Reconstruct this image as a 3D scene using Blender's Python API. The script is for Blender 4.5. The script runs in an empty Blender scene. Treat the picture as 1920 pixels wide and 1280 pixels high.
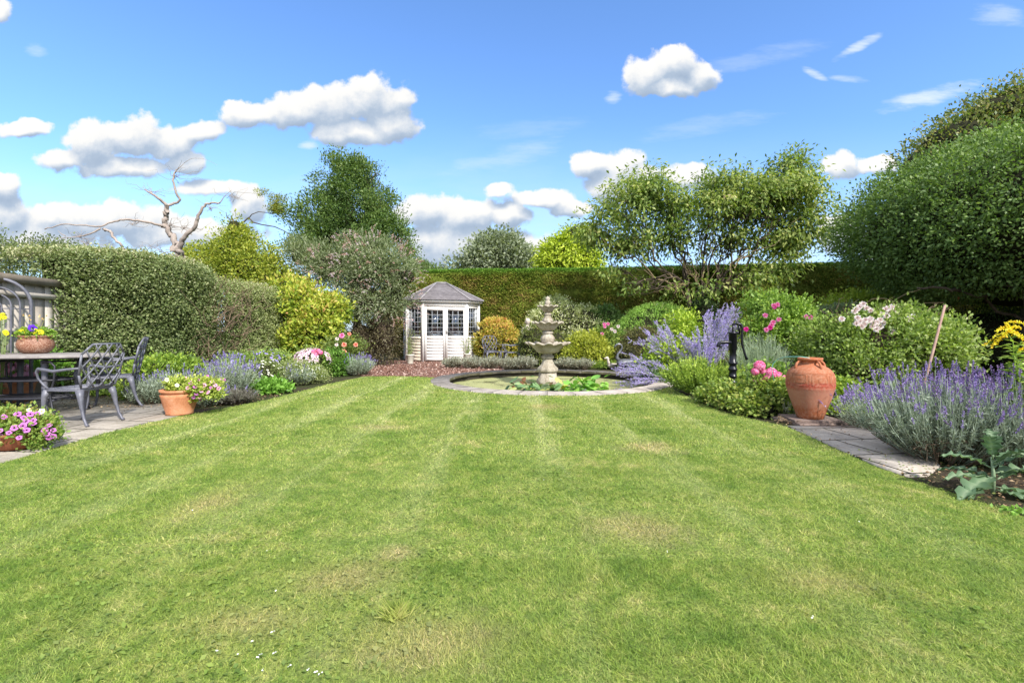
import bpy, math, random
import numpy as np
from mathutils import Vector, Matrix
from mathutils.geometry import tessellate_polygon
R = math.radians
SC = bpy.context.scene
COL = SC.collection
rs = np.random.default_rng(7)

# ------------------------------------------------------------------ camera
CH, HY, FP = 1.05, 620.0, 900.0          # camera height, horizon row, focal length in photo pixels
cam = bpy.data.objects.new('camera', bpy.data.cameras.new('camera'))
COL.objects.link(cam)
cam.location = (0, 0, CH)
cam.rotation_euler = (R(90), 0, 0)
cam.data.sensor_width = 36
cam.data.lens = 36 * FP / 1920
cam.data.shift_y = -20 / 1920
cam.data.clip_start = 0.05
cam.data.clip_end = 3000
SC.camera = cam

# ------------------------------------------------------------------ sun, sky, exposure
SUND = Vector((0.42, -0.72, 0.74)).normalized()
sun = bpy.data.objects.new('sun', bpy.data.lights.new('sun', 'SUN'))
COL.objects.link(sun)
sun.data.energy = 3.0
sun.data.angle = R(2.5)
sun.data.color = (1.0, 0.95, 0.86)
sun.rotation_euler = SUND.to_track_quat('Z', 'Y').to_euler()
sun.location = (20, -20, 30)
SC.view_settings.view_transform = 'Standard'
SC.view_settings.look = 'None'
SC.view_settings.exposure = 1.25
SC.view_settings.gamma = 1
SC.view_settings.use_curve_mapping = False


class NT:
    """tiny node-tree helper"""
    def __init__(s, nt):
        s.t = nt; s.n = nt.nodes; s.l = nt.links

    def inp(s, sock, v):
        if v is None: return
        if isinstance(v, bpy.types.NodeSocket): s.l.new(v, sock)
        else: sock.default_value = v

    def math(s, op, a, b=None, c=None, clamp=False):
        n = s.n.new('ShaderNodeMath'); n.operation = op; n.use_clamp = clamp
        s.inp(n.inputs[0], a); s.inp(n.inputs[1], b); s.inp(n.inputs[2], c)
        return n.outputs[0]

    def vm(s, op, a, b=None, c=None, out=0):
        n = s.n.new('ShaderNodeVectorMath'); n.operation = op
        s.inp(n.inputs[0], a); s.inp(n.inputs[1], b); s.inp(n.inputs[2], c)
        return n.outputs[out]

    def noise(s, vec, scale, detail=4, rough=0.55, dist=0):
        n = s.n.new('ShaderNodeTexNoise')
        s.inp(n.inputs['Vector'], vec)
        n.inputs['Scale'].default_value = scale; n.inputs['Detail'].default_value = detail
        n.inputs['Roughness'].default_value = rough; n.inputs['Distortion'].default_value = dist
        return n.outputs[0]

    def ramp(s, fac, stops, interp='LINEAR'):
        n = s.n.new('ShaderNodeValToRGB'); e = n.color_ramp.elements
        n.color_ramp.interpolation = interp
        while len(e) > 1: e.remove(e[-1])
        e[0].position = stops[0][0]; e[0].color = (*stops[0][1], 1)
        for p, c in stops[1:]:
            x = e.new(p); x.color = (*c, 1)
        s.inp(n.inputs[0], fac)
        return n.outputs[0]

    def mix(s, fac, a, b, mode='MIX'):
        n = s.n.new('ShaderNodeMix'); n.data_type = 'RGBA'; n.blend_type = mode
        s.inp(n.inputs[0], fac); s.inp(n.inputs[6], a if not isinstance(a, tuple) else (*a, 1))
        s.inp(n.inputs[7], b if not isinstance(b, tuple) else (*b, 1))
        return n.outputs[2]

    def step(s, v, a, b, lo=0.0, hi=1.0):
        n = s.n.new('ShaderNodeMapRange'); n.interpolation_type = 'SMOOTHSTEP'
        s.inp(n.inputs[0], v); n.inputs[1].default_value = a; n.inputs[2].default_value = b
        n.inputs[3].default_value = lo; n.inputs[4].default_value = hi
        return n.outputs[0]


# clouds: centre and half-size (photo rows/columns turned into sky directions), tilt in degrees
CLOUDS = [(112, 298, 50, 24), (175, 275, 62, 44), (250, 258, 72, 44), (320, 272, 48, 40), (345, 305, 42, 22), (230, 315, 95, 22),
          (372, 248, 50, 24), (470, 215, 62, 26), (545, 210, 70, 34), (620, 200, 55, 48), (700, 185, 76, 44), (738, 235, 48, 44), (660, 250, 90, 26),
          (40, 241, 58, 17), (385, 350, 66, 20), (0, 350, 42, 30), (10, 395, 50, 40), (130, 415, 110, 36), (230, 410, 80, 34), (350, 440, 150, 34), (470, 385, 40, 40),
          (1212, 137, 45, 36), (1268, 122, 52, 38), (1312, 145, 34, 34), (1258, 165, 66, 20),
          (1112, 306, 44, 26), (1160, 315, 52, 34), (1205, 330, 42, 26), (1150, 350, 52, 36), (1290, 332, 60, 24),
          (1578, 316, 36, 30), (1640, 310, 46, 20), (935, 358, 36, 14), (1010, 372, 76, 20), (1075, 388, 50, 18),
          (790, 395, 60, 36), (870, 402, 76, 34), (955, 405, 46, 26), (860, 455, 130, 46), (980, 470, 110, 34), (1570, 440, 46, 42), (1640, 470, 50, 40),
          (0, 22, 28, 26), (60, 455, 160, 45)]
WISPS = [(1735, 182, 105, 20, -14, .8), (1612, 86, 58, 11, -28, .75), (1527, 138, 28, 9, 22, .8), (1592, 148, 45, 8, 6, .5),
         (1420, 110, 150, 22, -12, .22), (950, 295, 130, 26, -14, .3), (1330, 235, 150, 22, -10, .2), (68, 95, 26, 14, 10, .4), (1875, 30, 60, 26, 5, .4),
         (1000, 240, 120, 20, -5, .14), (1150, 184, 20, 14, -10, .8), (578, 272, 22, 11, -8, .8)]


def build_world():
    w = bpy.data.worlds.new('World'); SC.world = w; w.use_nodes = True
    N = NT(w.node_tree); N.n.clear()
    sky = N.n.new('ShaderNodeTexSky'); sky.sky_type = 'NISHITA'; sky.sun_disc = False
    sky.sun_elevation = math.asin(SUND.z); sky.sun_rotation = math.atan2(SUND.x, SUND.y)
    sky.air_density = 1.0; sky.dust_density = 0.6; sky.ozone_density = 3.0
    tc = N.n.new('ShaderNodeTexCoord')
    sep = N.n.new('ShaderNodeSeparateXYZ'); N.l.new(tc.outputs['Generated'], sep.inputs[0])
    ay = N.math('MAXIMUM', N.math('ABSOLUTE', sep.outputs[1]), 0.05)
    u = N.math('DIVIDE', sep.outputs[0], ay); v = N.math('DIVIDE', sep.outputs[2], ay)
    cmb = N.n.new('ShaderNodeCombineXYZ'); N.inp(cmb.inputs[0], u); N.inp(cmb.inputs[1], v)
    p0 = cmb.outputs[0]

    g = bpy.data.node_groups.new('cloud_field', 'ShaderNodeTree')
    g.interface.new_socket('P', in_out='INPUT', socket_type='NodeSocketVector')
    g.interface.new_socket('D', in_out='OUTPUT', socket_type='NodeSocketFloat')
    g.interface.new_socket('E', in_out='OUTPUT', socket_type='NodeSocketFloat')
    G = NT(g); gi = g.nodes.new('NodeGroupInput'); go = g.nodes.new('NodeGroupOutput')
    P = gi.outputs[0]
    wn = g.nodes.new('ShaderNodeTexNoise'); wn.inputs['Scale'].default_value = 16; wn.inputs['Detail'].default_value = 2
    G.l.new(P, wn.inputs['Vector'])
    off = G.vm('SCALE', G.vm('SUBTRACT', wn.outputs['Color'], (.5, .5, .5)))
    off.node.inputs['Scale'].default_value = .035
    PW = G.vm('ADD', P, off)
    d = None
    for (px, py, a, b) in CLOUDS:
        cx, cy = (px - 960) / FP, (HY - py) / FP
        sx, sy = FP / a, FP / b
        q = G.vm('MULTIPLY_ADD', PW, (sx, sy, 0), (-cx * sx, -cy * sy, 0))
        ln = G.vm('LENGTH', q, out=1)
        d = ln if d is None else G.math('SMOOTH_MIN', d, ln, 0.22)
    n1 = G.noise(P, 15, 7, 0.62)
    vo = g.nodes.new('ShaderNodeTexVoronoi'); vo.feature = 'F1'; vo.inputs['Scale'].default_value = 38
    G.l.new(PW, vo.inputs['Vector'])
    puff = G.math('MULTIPLY', G.math('SUBTRACT', .42, vo.outputs[0]), .22)
    D = G.math('ADD', G.math('ADD', G.math('SUBTRACT', 1.10, d), G.math('MULTIPLY', G.math('SUBTRACT', n1, .5), 1.55)), puff)
    G.l.new(D, go.inputs[0])
    E = G.math('SUBTRACT', G.math('MULTIPLY', d, d), G.math('MULTIPLY', n1, 1.5)); G.l.new(E, go.inputs[1])

    def ev(vec):
        n = N.n.new('ShaderNodeGroup'); n.node_tree = g; N.l.new(vec, n.inputs[0]); return n.outputs[0], n.outputs[1]
    D0, E0 = ev(p0)
    D1, E1 = ev(N.vm('ADD', p0, (-.010, .028, 0)))
    alpha = N.step(D0, -.02, 0.30)
    rel = N.math('SUBTRACT', E1, E0)
    shade = N.step(rel, -1.25, 1.5)
    cc = N.ramp(shade, [(0, (.33, .43, .58)), (.30, (.45, .55, .69)), (.52, (.68, .74, .82)), (.74, (.93, .93, .92)), (1, (.99, .98, .95))])
    # thin high wisps
    wa = None
    nz = N.noise(N.vm('MULTIPLY', p0, (5, 22, 1)), 2.4, 5, .62)
    for (px, py, a, b, ang, st) in WISPS:
        cx, cy = (px - 960) / FP, (HY - py) / FP
        c, s_ = math.cos(R(-ang)), math.sin(R(-ang))
        du = N.math('SUBTRACT', u, cx); dv = N.math('SUBTRACT', v, cy)
        x = N.math('MULTIPLY_ADD', du, c * FP / a, N.math('MULTIPLY', dv, s_ * FP / a))
        y = N.math('MULTIPLY_ADD', du, -s_ * FP / b, N.math('MULTIPLY', dv, c * FP / b))
        r2 = N.math('ADD', N.math('MULTIPLY', x, x), N.math('MULTIPLY', y, y))
        f = N.math('MULTIPLY', N.step(N.math('ADD', N.math('SUBTRACT', 1.05, r2), N.math('MULTIPLY', N.math('SUBTRACT', nz, .5), 2.6)), 0, 1.5), st)
        wa = f if wa is None else N.math('MAXIMUM', wa, f)
    # faint haze of high cloud near the horizon
    hz = N.math('MULTIPLY', N.step(v, .46, .02), N.step(N.noise(N.vm('MULTIPLY', p0, (3, 9, 1)), 1.3, 5, .6), .25, .7, .35, .9))
    skc = N.mix(1.0, sky.outputs[0], (.62, .79, .98), 'MULTIPLY')
    bgs = N.vm('SCALE', skc); bgs.node.inputs['Scale'].default_value = SKY_STR
    c1 = N.mix(hz, bgs, (.33, .40, .47))
    c2 = N.mix(wa, c1, (.38, .42, .46))
    # broken cloud added overhead and behind, out of view, for softer white fill light
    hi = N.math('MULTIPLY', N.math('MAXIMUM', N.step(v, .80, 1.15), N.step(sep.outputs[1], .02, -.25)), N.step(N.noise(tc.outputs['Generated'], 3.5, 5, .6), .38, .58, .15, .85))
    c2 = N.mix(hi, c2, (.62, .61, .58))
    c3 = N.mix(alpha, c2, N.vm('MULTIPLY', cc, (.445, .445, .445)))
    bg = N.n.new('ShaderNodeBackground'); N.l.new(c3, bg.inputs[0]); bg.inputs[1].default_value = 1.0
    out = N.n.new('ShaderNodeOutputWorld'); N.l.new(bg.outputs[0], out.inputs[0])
    w.cycles.sampling_method = 'MANUAL'; w.cycles.sample_map_resolution = 512


SKY_STR = 0.135
build_world()


# ------------------------------------------------------------------ coordinates
def P(px, py, Y):
    return np.array([(px - 960) / FP * Y, Y, CH - (py - HY) / FP * Y])


def G(px, py):
    Y = CH * FP / (py - HY)
    return np.array([(px - 960) / FP * Y, Y, 0.0])


# ------------------------------------------------------------------ materials
def newmat(name):
    m = bpy.data.materials.new(name); m.use_nodes = True
    N = NT(m.node_tree); N.n.clear()
    out = N.n.new('ShaderNodeOutputMaterial')
    return m, N, out


def principled(N, col, rough=.6, metal=0, spec=.5, bump=None, bstr=.3, bdist=.01):
    b = N.n.new('ShaderNodeBsdfPrincipled')
    N.inp(b.inputs['Base Color'], col if not isinstance(col, tuple) else (*col, 1))
    N.inp(b.inputs['Roughness'], rough)
    b.inputs['Metallic'].default_value = metal
    b.inputs['Specular IOR Level'].default_value = spec
    if bump is not None:
        bn = N.n.new('ShaderNodeBump'); bn.inputs['Strength'].default_value = bstr; bn.inputs['Distance'].default_value = bdist
        N.inp(bn.inputs['Height'], bump); N.l.new(bn.outputs[0], b.inputs['Normal'])
    return b.outputs[0]


LEAF_GAIN = 1.36


def leafmat(name, stops, trans=.35, rough=.5, spec=.35, tint=(1.15, 1.25, .55)):
    m, N, out = newmat(name)
    at = N.n.new('ShaderNodeAttribute'); at.attribute_name = 'rnd'
    k = len(stops)
    if not isinstance(stops[0][1], tuple): stops = [(i / max(1, k - 1), c) for i, c in enumerate(stops)]
    col = N.ramp(at.outputs['Fac'], [(p, tuple(min(.9, q * LEAF_GAIN) for q in c)) for p, c in stops])
    b = principled(N, col, rough, 0, spec)
    if trans:
        t = N.n.new('ShaderNodeBsdfTranslucent'); N.l.new(N.mix(1.0, col, tint, 'MULTIPLY'), t.inputs[0])
        mx = N.n.new('ShaderNodeMixShader'); mx.inputs[0].default_value = trans
        N.l.new(b, mx.inputs[1]); N.l.new(t.outputs[0], mx.inputs[2]); b = mx.outputs[0]
    N.l.new(b, out.inputs[0])
    return m


def surf(name, cols, scale=6, rough=.7, metal=0, bump=.3, bscale=60, bdist=.004, spec=.4, fine=.35, detail=6):
    """noise-mottled solid material: cols = list of colours from low to high noise"""
    m, N, out = newmat(name)
    tc = N.n.new('ShaderNodeTexCoord').outputs['Object']
    n1 = N.noise(tc, scale, detail, .6)
    n2 = N.noise(tc, bscale, 4, .6)
    f = N.math('ADD', N.math('MULTIPLY', n1, 1 - fine), N.math('MULTIPLY', n2, fine))
    k = len(cols)
    col = N.ramp(f, [(.33 + .34 * i / max(1, k - 1), c) for i, c in enumerate(cols)])
    N.l.new(principled(N, col, rough, metal, spec, n2, bump, bdist), out.inputs[0])
    return m


# ------------------------------------------------------------------ mesh building
class MB:
    def __init__(s):
        s.V = []; s.Q = []; s.T = []; s.qm = []; s.tm = []; s.A = []; s.n = 0; s.N = []

    def add(s, V, Q=None, T=None, mat=0, rnd=0.5, ngons=None):
        V = np.asarray(V, float).reshape(-1, 3)
        if Q is not None and len(Q):
            Q = np.asarray(Q, np.int64).reshape(-1, 4) + s.n; s.Q.append(Q); s.qm.append(np.full(len(Q), mat))
        if T is not None and len(T):
            T = np.asarray(T, np.int64).reshape(-1, 3) + s.n; s.T.append(T); s.tm.append(np.full(len(T), mat))
        s.V.append(V); s.A.append(np.broadcast_to(np.asarray(rnd, float), (len(V),)).copy()); s.n += len(V)
        return s

    def box(s, c, d, rz=0, mat=0, rnd=.5, rx=0, ry=0, taper=1):
        x, y, z = d[0] / 2, d[1] / 2, d[2] / 2
        V = np.array([(-x, -y, -z), (x, -y, -z), (x, y, -z), (-x, y, -z), (-x * taper, -y * taper, z), (x * taper, -y * taper, z), (x * taper, y * taper, z), (-x * taper, y * taper, z)])
        M = np.array((Matrix.Rotation(rz, 3, 'Z') @ Matrix.Rotation(ry, 3, 'Y') @ Matrix.Rotation(rx, 3, 'X')))
        V = V @ M.T + np.array(c)
        return s.add(V, [(0, 3, 2, 1), (4, 5, 6, 7), (0, 1, 5, 4), (1, 2, 6, 5), (2, 3, 7, 6), (3, 0, 4, 7)], mat=mat, rnd=rnd)

    def tube(s, pts, rad, n=8, mat=0, rnd=.5, cap=True, flat=1.0):
        p = np.asarray(pts, float); k = len(p)
        rad = np.broadcast_to(np.asarray(rad, float), (k,))
        t = np.gradient(p, axis=0); t /= np.linalg.norm(t, axis=1)[:, None] + 1e-12
        up = np.array([0, 0, 1.]) if abs(t[0, 2]) < .9 else np.array([1., 0, 0])
        a = np.cross(t[0], up); a /= np.linalg.norm(a)
        ang = np.linspace(0, 2 * np.pi, n, endpoint=False)
        V = []
        for i in range(k):
            a = a - t[i] * np.dot(a, t[i]); a /= np.linalg.norm(a) + 1e-12
            b = np.cross(t[i], a)
            V.append(p[i] + rad[i] * (np.cos(ang)[:, None] * a + np.sin(ang)[:, None] * b * flat))
        V = np.concatenate(V)
        i = np.arange(k - 1)[:, None] * n; j = np.arange(n)[None]; j2 = (j + 1) % n
        Q = np.stack([i + j, i + j2, i + n + j2, i + n + j], -1).reshape(-1, 4)
        T = []
        if cap:
            V = np.vstack([V, p[0], p[-1]])
            T = [(k * n, (q + 1) % n, q) for q in range(n)] + [(k * n + 1, (k - 1) * n + q, (k - 1) * n + (q + 1) % n) for q in range(n)]
        return s.add(V, Q, T, mat, rnd)

    def lathe(s, prof, c=(0, 0, 0), n=32, mat=0, rnd=.5, fn=None, cap=True):
        """prof: (r, z) list; fn(theta, i, r, z) -> (r, z) for scallops"""
        prof = np.asarray(prof, float); k = len(prof); th = np.linspace(0, 2 * np.pi, n, endpoint=False)
        V = np.zeros((k, n, 3))
        for i, (r, z) in enumerate(prof):
            rr, zz = (r, z) if fn is None else fn(th, i, r, z)
            V[i, :, 0] = rr * np.cos(th); V[i, :, 1] = rr * np.sin(th); V[i, :, 2] = zz
        V = V.reshape(-1, 3) + np.array(c)
        i = np.arange(k - 1)[:, None] * n; j = np.arange(n)[None]; j2 = (j + 1) % n
        Q = np.stack([i + j, i + j2, i + n + j2, i + n + j], -1).reshape(-1, 4)
        T = []
        if cap:
            V = np.vstack([V, V[:n].mean(0), V[(k - 1) * n:k * n].mean(0)])
            T = [(k * n, (q + 1) % n, q) for q in range(n)] + [(k * n + 1, (k - 1) * n + q, (k - 1) * n + (q + 1) % n) for q in range(n)]
        return s.add(V, Q, T, mat, rnd)

    def slab(s, poly, z0, z1, mat=0, rnd=.5):
        """extruded flat polygon (counter-clockwise xy)"""
        poly = [tuple(map(float, q[:2])) for q in poly]; k = len(poly)
        V = [(x, y, z0) for x, y in poly] + [(x, y, z1) for x, y in poly]
        tr = tessellate_polygon([[Vector((x, y, 0)) for x, y in poly]])
        T = []
        for a, b, c in tr:
            A, B, C = [np.array(poly[q]) for q in (a, b, c)]
            cr = (B[0] - A[0]) * (C[1] - A[1]) - (B[1] - A[1]) * (C[0] - A[0])
            if cr < 0: b, c = c, b
            T.append((a + k, b + k, c + k))
            if z1 > z0: T.append((a, c, b))
        Q = [(i, (i + 1) % k, (i + 1) % k + k, i + k) for i in range(k)] if z1 > z0 else []
        return s.add(V, Q, T, mat, rnd)

    def build(s, name, mats, parent=None, smooth=False, bevel=0):
        me = bpy.data.meshes.new(name)
        V = np.concatenate(s.V).astype(np.float32)
        Q = np.concatenate(s.Q) if s.Q else np.zeros((0, 4), np.int64)
        T = np.concatenate(s.T) if s.T else np.zeros((0, 3), np.int64)
        me.vertices.add(len(V)); me.vertices.foreach_set('co', V.ravel())
        nl = Q.size + T.size; nf = len(Q) + len(T)
        me.loops.add(nl); me.loops.foreach_set('vertex_index', np.concatenate([Q.ravel(), T.ravel()]).astype(np.int32))
        me.polygons.add(nf)
        st = np.concatenate([np.arange(len(Q)) * 4, Q.size + np.arange(len(T)) * 3]).astype(np.int32)
        me.polygons.foreach_set('loop_start', st)
        mi = np.concatenate(s.qm + s.tm).astype(np.int32)
        me.polygons.foreach_set('material_index', mi)
        if smooth: me.polygons.foreach_set('use_smooth', np.ones(nf, bool))
        at = me.attributes.new('rnd', 'FLOAT', 'POINT'); at.data.foreach_set('value', np.concatenate(s.A).astype(np.float32))
        me.update(calc_edges=True)
        if not isinstance(mats, (list, tuple)): mats = [mats]
        for m in mats: me.materials.append(m)
        o = bpy.data.objects.new(name, me); COL.objects.link(o)
        if parent is not None: o.parent = parent
        if bevel:
            b = o.modifiers.new('bevel', 'BEVEL'); b.width = bevel; b.segments = 2; b.limit_method = 'ANGLE'
        return o


def tag(o, label, cat, group=None, kind=None):
    o['label'] = label; o['category'] = cat
    if group: o['group'] = group
    if kind: o['kind'] = kind
    return o


def struct(o):
    o['kind'] = 'structure'; return o


def thing(name, label, cat, loc=(0, 0, 0), rz=0, group=None):
    o = bpy.data.objects.new(name, None); COL.objects.link(o); o.empty_display_size = .1
    o.location = tuple(float(q) for q in loc); o.rotation_euler = (0, 0, rz)
    return tag(o, label, cat, group)


def dup(root, loc, rz, label, group=None, scale=None):
    r = root.copy(); COL.objects.link(r); r.location = tuple(float(q) for q in loc); r.rotation_euler = (0, 0, rz)
    r['label'] = label
    if group: r['group'] = group
    if scale: r.scale = (scale,) * 3
    for ch in list(root.children):
        c = ch.copy(); COL.objects.link(c); c.parent = r
        for g in ch.children:
            d = g.copy(); COL.objects.link(d); d.parent = c
    return r


def unit(v):
    return v / (np.linalg.norm(v, axis=-1, keepdims=True) + 1e-9)


def snoise(p, f, seed):
    r = np.random.default_rng(seed)
    out = np.zeros(len(p)); a = 1.0; tot = 0
    for o in range(3):
        for _ in range(4):
            k = unit(r.normal(size=3)) * f * (1.9 ** o) * r.uniform(.7, 1.3)
            out += a * np.sin(p @ k + r.uniform(0, 6.28)); tot += a * .7
        a *= .55
    return out / tot


def leaf_quads(mb, p, ax, nr, L, W, rnd, mat=0, fold=.18, curl=0):
    n = len(p)
    if n == 0: return
    ax = unit(ax); sd = unit(np.cross(ax, nr)); nn = np.cross(sd, ax)
    L = np.broadcast_to(L, (n,))[:, None]; W = np.broadcast_to(W, (n,))[:, None]
    V = np.stack([p, p + ax * L * .5 + sd * W * .5 + nn * W * fold, p + ax * L - nn * L * curl, p + ax * L * .5 - sd * W * .5 + nn * W * fold], 1)
    Q = np.arange(n * 4).reshape(n, 4)
    mb.add(V.reshape(-1, 3), Q, mat=mat, rnd=np.repeat(np.clip(rnd, 0, 1), 4))


def shell_points(blobs, nc, depth, amp, freq, seed, zmin, floor_cut=None, keep_in=.62, gap=.38):
    """points scattered through the outer layer of a union of lumpy ellipsoids, with outward normals"""
    r = np.random.default_rng(seed)
    B = np.array([b[:6] for b in blobs], float); w = np.array([(b[6] if len(b) > 6 else 1) * (b[3] * b[4] * b[5]) ** (2 / 3) for b in blobs]); w /= w.sum()
    PP, NN = [], []; have = 0; guard = 0
    while have < nc and guard < 12:
        guard += 1; m = int((nc - have) * 1.7) + 50
        k = r.choice(len(B), m, p=w); d = unit(r.normal(size=(m, 3)))
        rad = 1 - depth * r.random(m) ** 1.4
        lum = 1 + amp * snoise(d * 1.0 + B[k, :3] * .7, freq, seed + 5) + amp * .45 * snoise(d + B[k, :3] * .3, freq * 3.2, seed + 6)
        p = B[k, :3] + d * B[k, 3:] * (rad * lum)[:, None]
        ok = p[:, 2] > zmin
        if gap: ok &= snoise(p, max(5.5 if np.mean(B[:, 3:]) > 1.6 else 0, 4.2 / float(np.mean(B[:, 3:])) ** .7), seed + 31) > -gap
        for j in range(len(B)):
            q = (p - B[j, :3]) / B[j, 3:]
            ok &= ~((np.einsum('ij,ij->i', q, q) < keep_in ** 2) & (k != j))
        nr = unit(d / B[k, 3:])
        PP.append(p[ok]); NN.append(nr[ok]); have += ok.sum()
    return np.concatenate(PP)[:nc], np.concatenate(NN)[:nc]


def foliage(mb, blobs, n, L, W, per=12, clump=.12, depth=.4, amp=.14, freq=2.2, seed=1, zmin=.02, out=.7, up=.3, rand=.8, droop=0,
            crange=(0, 1), cvar=.5, hi=0, mat=0, nup=.5, fold=.18, keep_in=.62, gap=.38):
    r = np.random.default_rng(seed)
    nc = max(4, n // per)
    pc, nc_ = shell_points(blobs, nc, depth, amp, freq, seed, zmin, keep_in=keep_in, gap=gap)
    m = len(pc) * per
    idx = np.repeat(np.arange(len(pc)), per)
    p = pc[idx] + r.normal(size=(m, 3)) * clump * np.array([1, 1, .7])
    nr = nc_[idx]
    ax = nr * out + r.normal(size=(m, 3)) * rand * .6 + np.array([0, 0, up - droop])
    nm = nr * .55 + np.array([0, 0, nup]) + r.normal(size=(m, 3)) * rand * .5
    cb = snoise(pc, 1.6 / max(.05, clump * 6), seed + 9) * .25 + .5 + r.normal(size=len(pc)) * .15
    rn = cb[idx] * cvar + r.random(m) * (1 - cvar)
    if hi:  # younger growth on the top of the plant is a different colour
        rn = rn + hi * np.clip(nr[:, 2], -.5, 1)
    rn = crange[0] + (crange[1] - crange[0]) * np.clip(rn, 0, 1)
    ok = p[:, 2] > zmin
    s = r.uniform(.65, 1.25, m)
    leaf_quads(mb, p[ok], ax[ok], nm[ok], L * s[ok], W * s[ok], rn[ok], mat, fold)


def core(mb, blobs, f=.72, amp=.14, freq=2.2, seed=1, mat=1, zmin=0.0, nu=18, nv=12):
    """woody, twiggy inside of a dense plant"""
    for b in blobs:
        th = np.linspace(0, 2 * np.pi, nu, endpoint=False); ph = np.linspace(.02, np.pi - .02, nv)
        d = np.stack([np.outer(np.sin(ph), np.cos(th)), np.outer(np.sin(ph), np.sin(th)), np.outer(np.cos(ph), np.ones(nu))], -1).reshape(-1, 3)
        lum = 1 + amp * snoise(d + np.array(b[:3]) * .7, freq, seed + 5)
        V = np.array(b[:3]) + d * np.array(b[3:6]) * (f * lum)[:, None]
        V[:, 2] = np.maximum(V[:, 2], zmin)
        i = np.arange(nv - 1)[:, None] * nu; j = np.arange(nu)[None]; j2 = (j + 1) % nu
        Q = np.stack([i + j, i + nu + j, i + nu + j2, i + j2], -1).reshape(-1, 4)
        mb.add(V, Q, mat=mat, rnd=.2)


def B(px, py, Y, rx, ry, dep=None, w=1):
    """ellipsoid from its place in the photo: centre, half sizes, and a depth in metres"""
    c = P(px, py, Y); a = rx * Y / FP; b = ry * Y / FP
    return (c[0], c[1], c[2], a, dep if dep else a, b, w)


def branch(p0, p1, r0, r1, k=7, wig=.06, seed=0, sag=0):
    r = np.random.default_rng(seed); p0 = np.array(p0, float); p1 = np.array(p1, float)
    t = np.linspace(0, 1, k)[:, None]; L = np.linalg.norm(p1 - p0)
    w = np.cumsum(r.normal(size=(k, 3)), 0); w -= w[:1] + t * (w[-1] - w[0])
    p = p0 + (p1 - p0) * t + w * wig * L * .35
    p[:, 2] += sag * 4 * (t * (1 - t))[:, 0]
    return p, np.linspace(r0, r1, k)
#--MATS--
M = {}
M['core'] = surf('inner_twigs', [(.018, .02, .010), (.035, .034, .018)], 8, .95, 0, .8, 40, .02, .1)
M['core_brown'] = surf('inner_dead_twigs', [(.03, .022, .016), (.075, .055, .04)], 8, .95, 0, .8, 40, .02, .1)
M['bark'] = surf('bark_brown', [(.045, .034, .025), (.12, .093, .068)], 9, .9, 0, .9, 50, .01, .2)
M['bark_pale'] = surf('bark_pale', [(.24, .195, .17), (.42, .36, .32)], 6, .85, 0, .7, 40, .008, .2)
M['bark_tan'] = surf('bark_tan', [(.13, .10, .06), (.27, .20, .12)], 9, .85, 0, .7, 50, .006, .2)
M['twig'] = surf('dead_stems', [(.12, .085, .055), (.26, .19, .13)], 14, .9, 0, .5, 60, .004, .2)
M['metal'] = surf('painted_cast_metal', [(.075, .077, .098), (.13, .132, .162), (.19, .19, .225)], 9, .5, .2, .5, 90, .003, .45)
M['metal_dark'] = surf('dark_metal', [(.018, .018, .024), (.04, .04, .05)], 14, .5, .3, .3, 90, .002, .5)
M['iron'] = surf('black_iron', [(.006, .006, .009), (.016, .016, .022)], 14, .32, .3, .5, 70, .003, .5)
M['terra'] = surf('terracotta', [(.34, .125, .06), (.50, .21, .105), (.56, .30, .19)], 8, .85, 0, .4, 70, .003, .2)
M['terra_dark'] = surf('terracotta_dark', [(.17, .055, .028), (.29, .10, .05)], 8, .8, 0, .3, 60, .003, .3)
M['terra_glaze'] = surf('speckled_brown_pot', [(.13, .05, .028), (.25, .11, .065), (.50, .36, .27)], 10, .5, 0, .7, 75, .006, .4, fine=.75)
M['stone'] = surf('weathered_stone', [(.20, .165, .13), (.40, .35, .29), (.52, .46, .39)], 7, .9, 0, .7, 50, .006, .2)
M['stone_pale'] = surf('pale_stone', [(.42, .36, .31), (.62, .55, .48)], 6, .85, 0, .5, 50, .004, .2)
M['white'] = surf('white_paint', [(.66, .64, .62), (.78, .765, .75)], 3, .5, 0, .12, 60, .002, .4)
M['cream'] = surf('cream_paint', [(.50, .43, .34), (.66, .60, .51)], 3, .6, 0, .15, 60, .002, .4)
M['cream_pot'] = surf('cream_glaze', [(.52, .50, .42), (.66, .64, .56)], 6, .4, 0, .1, 50, .002, .4)
M['brass'] = surf('dark_handle', [(.04, .035, .03), (.07, .06, .05)], 20, .4, .7, .1, 80, .001)
M['stem'] = leafmat('green_stems', [(.07, .11, .03), (.17, .22, .07)], .1)
M['stem_grey'] = leafmat('grey_stems', [(.14, .18, .10), (.30, .33, .24)], .15, tint=(1, 1, .8))

# ================================================================== SETTING
PC = np.array([0.80, 10.22]); PR_IN, PR_OUT = 2.13, 2.50     # pond centre and coping radii


def ring_sheet(name, mat, r0, radii, z, n=120):
    mb = MB(); rr = [r0] + radii; th = np.linspace(0, 2 * np.pi, n, endpoint=False)
    V = np.concatenate([np.stack([PC[0] + r * np.cos(th), PC[1] + r * np.sin(th), np.full(n, z)], 1) for r in rr])
    i = np.arange(len(rr) - 1)[:, None] * n; j = np.arange(n)[None]; j2 = (j + 1) % n
    Q = np.stack([i + j, i + n + j, i + n + j2, i + j2], -1).reshape(-1, 4)
    mb.add(V, Q)
    return mb.build(name, mat)


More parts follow.
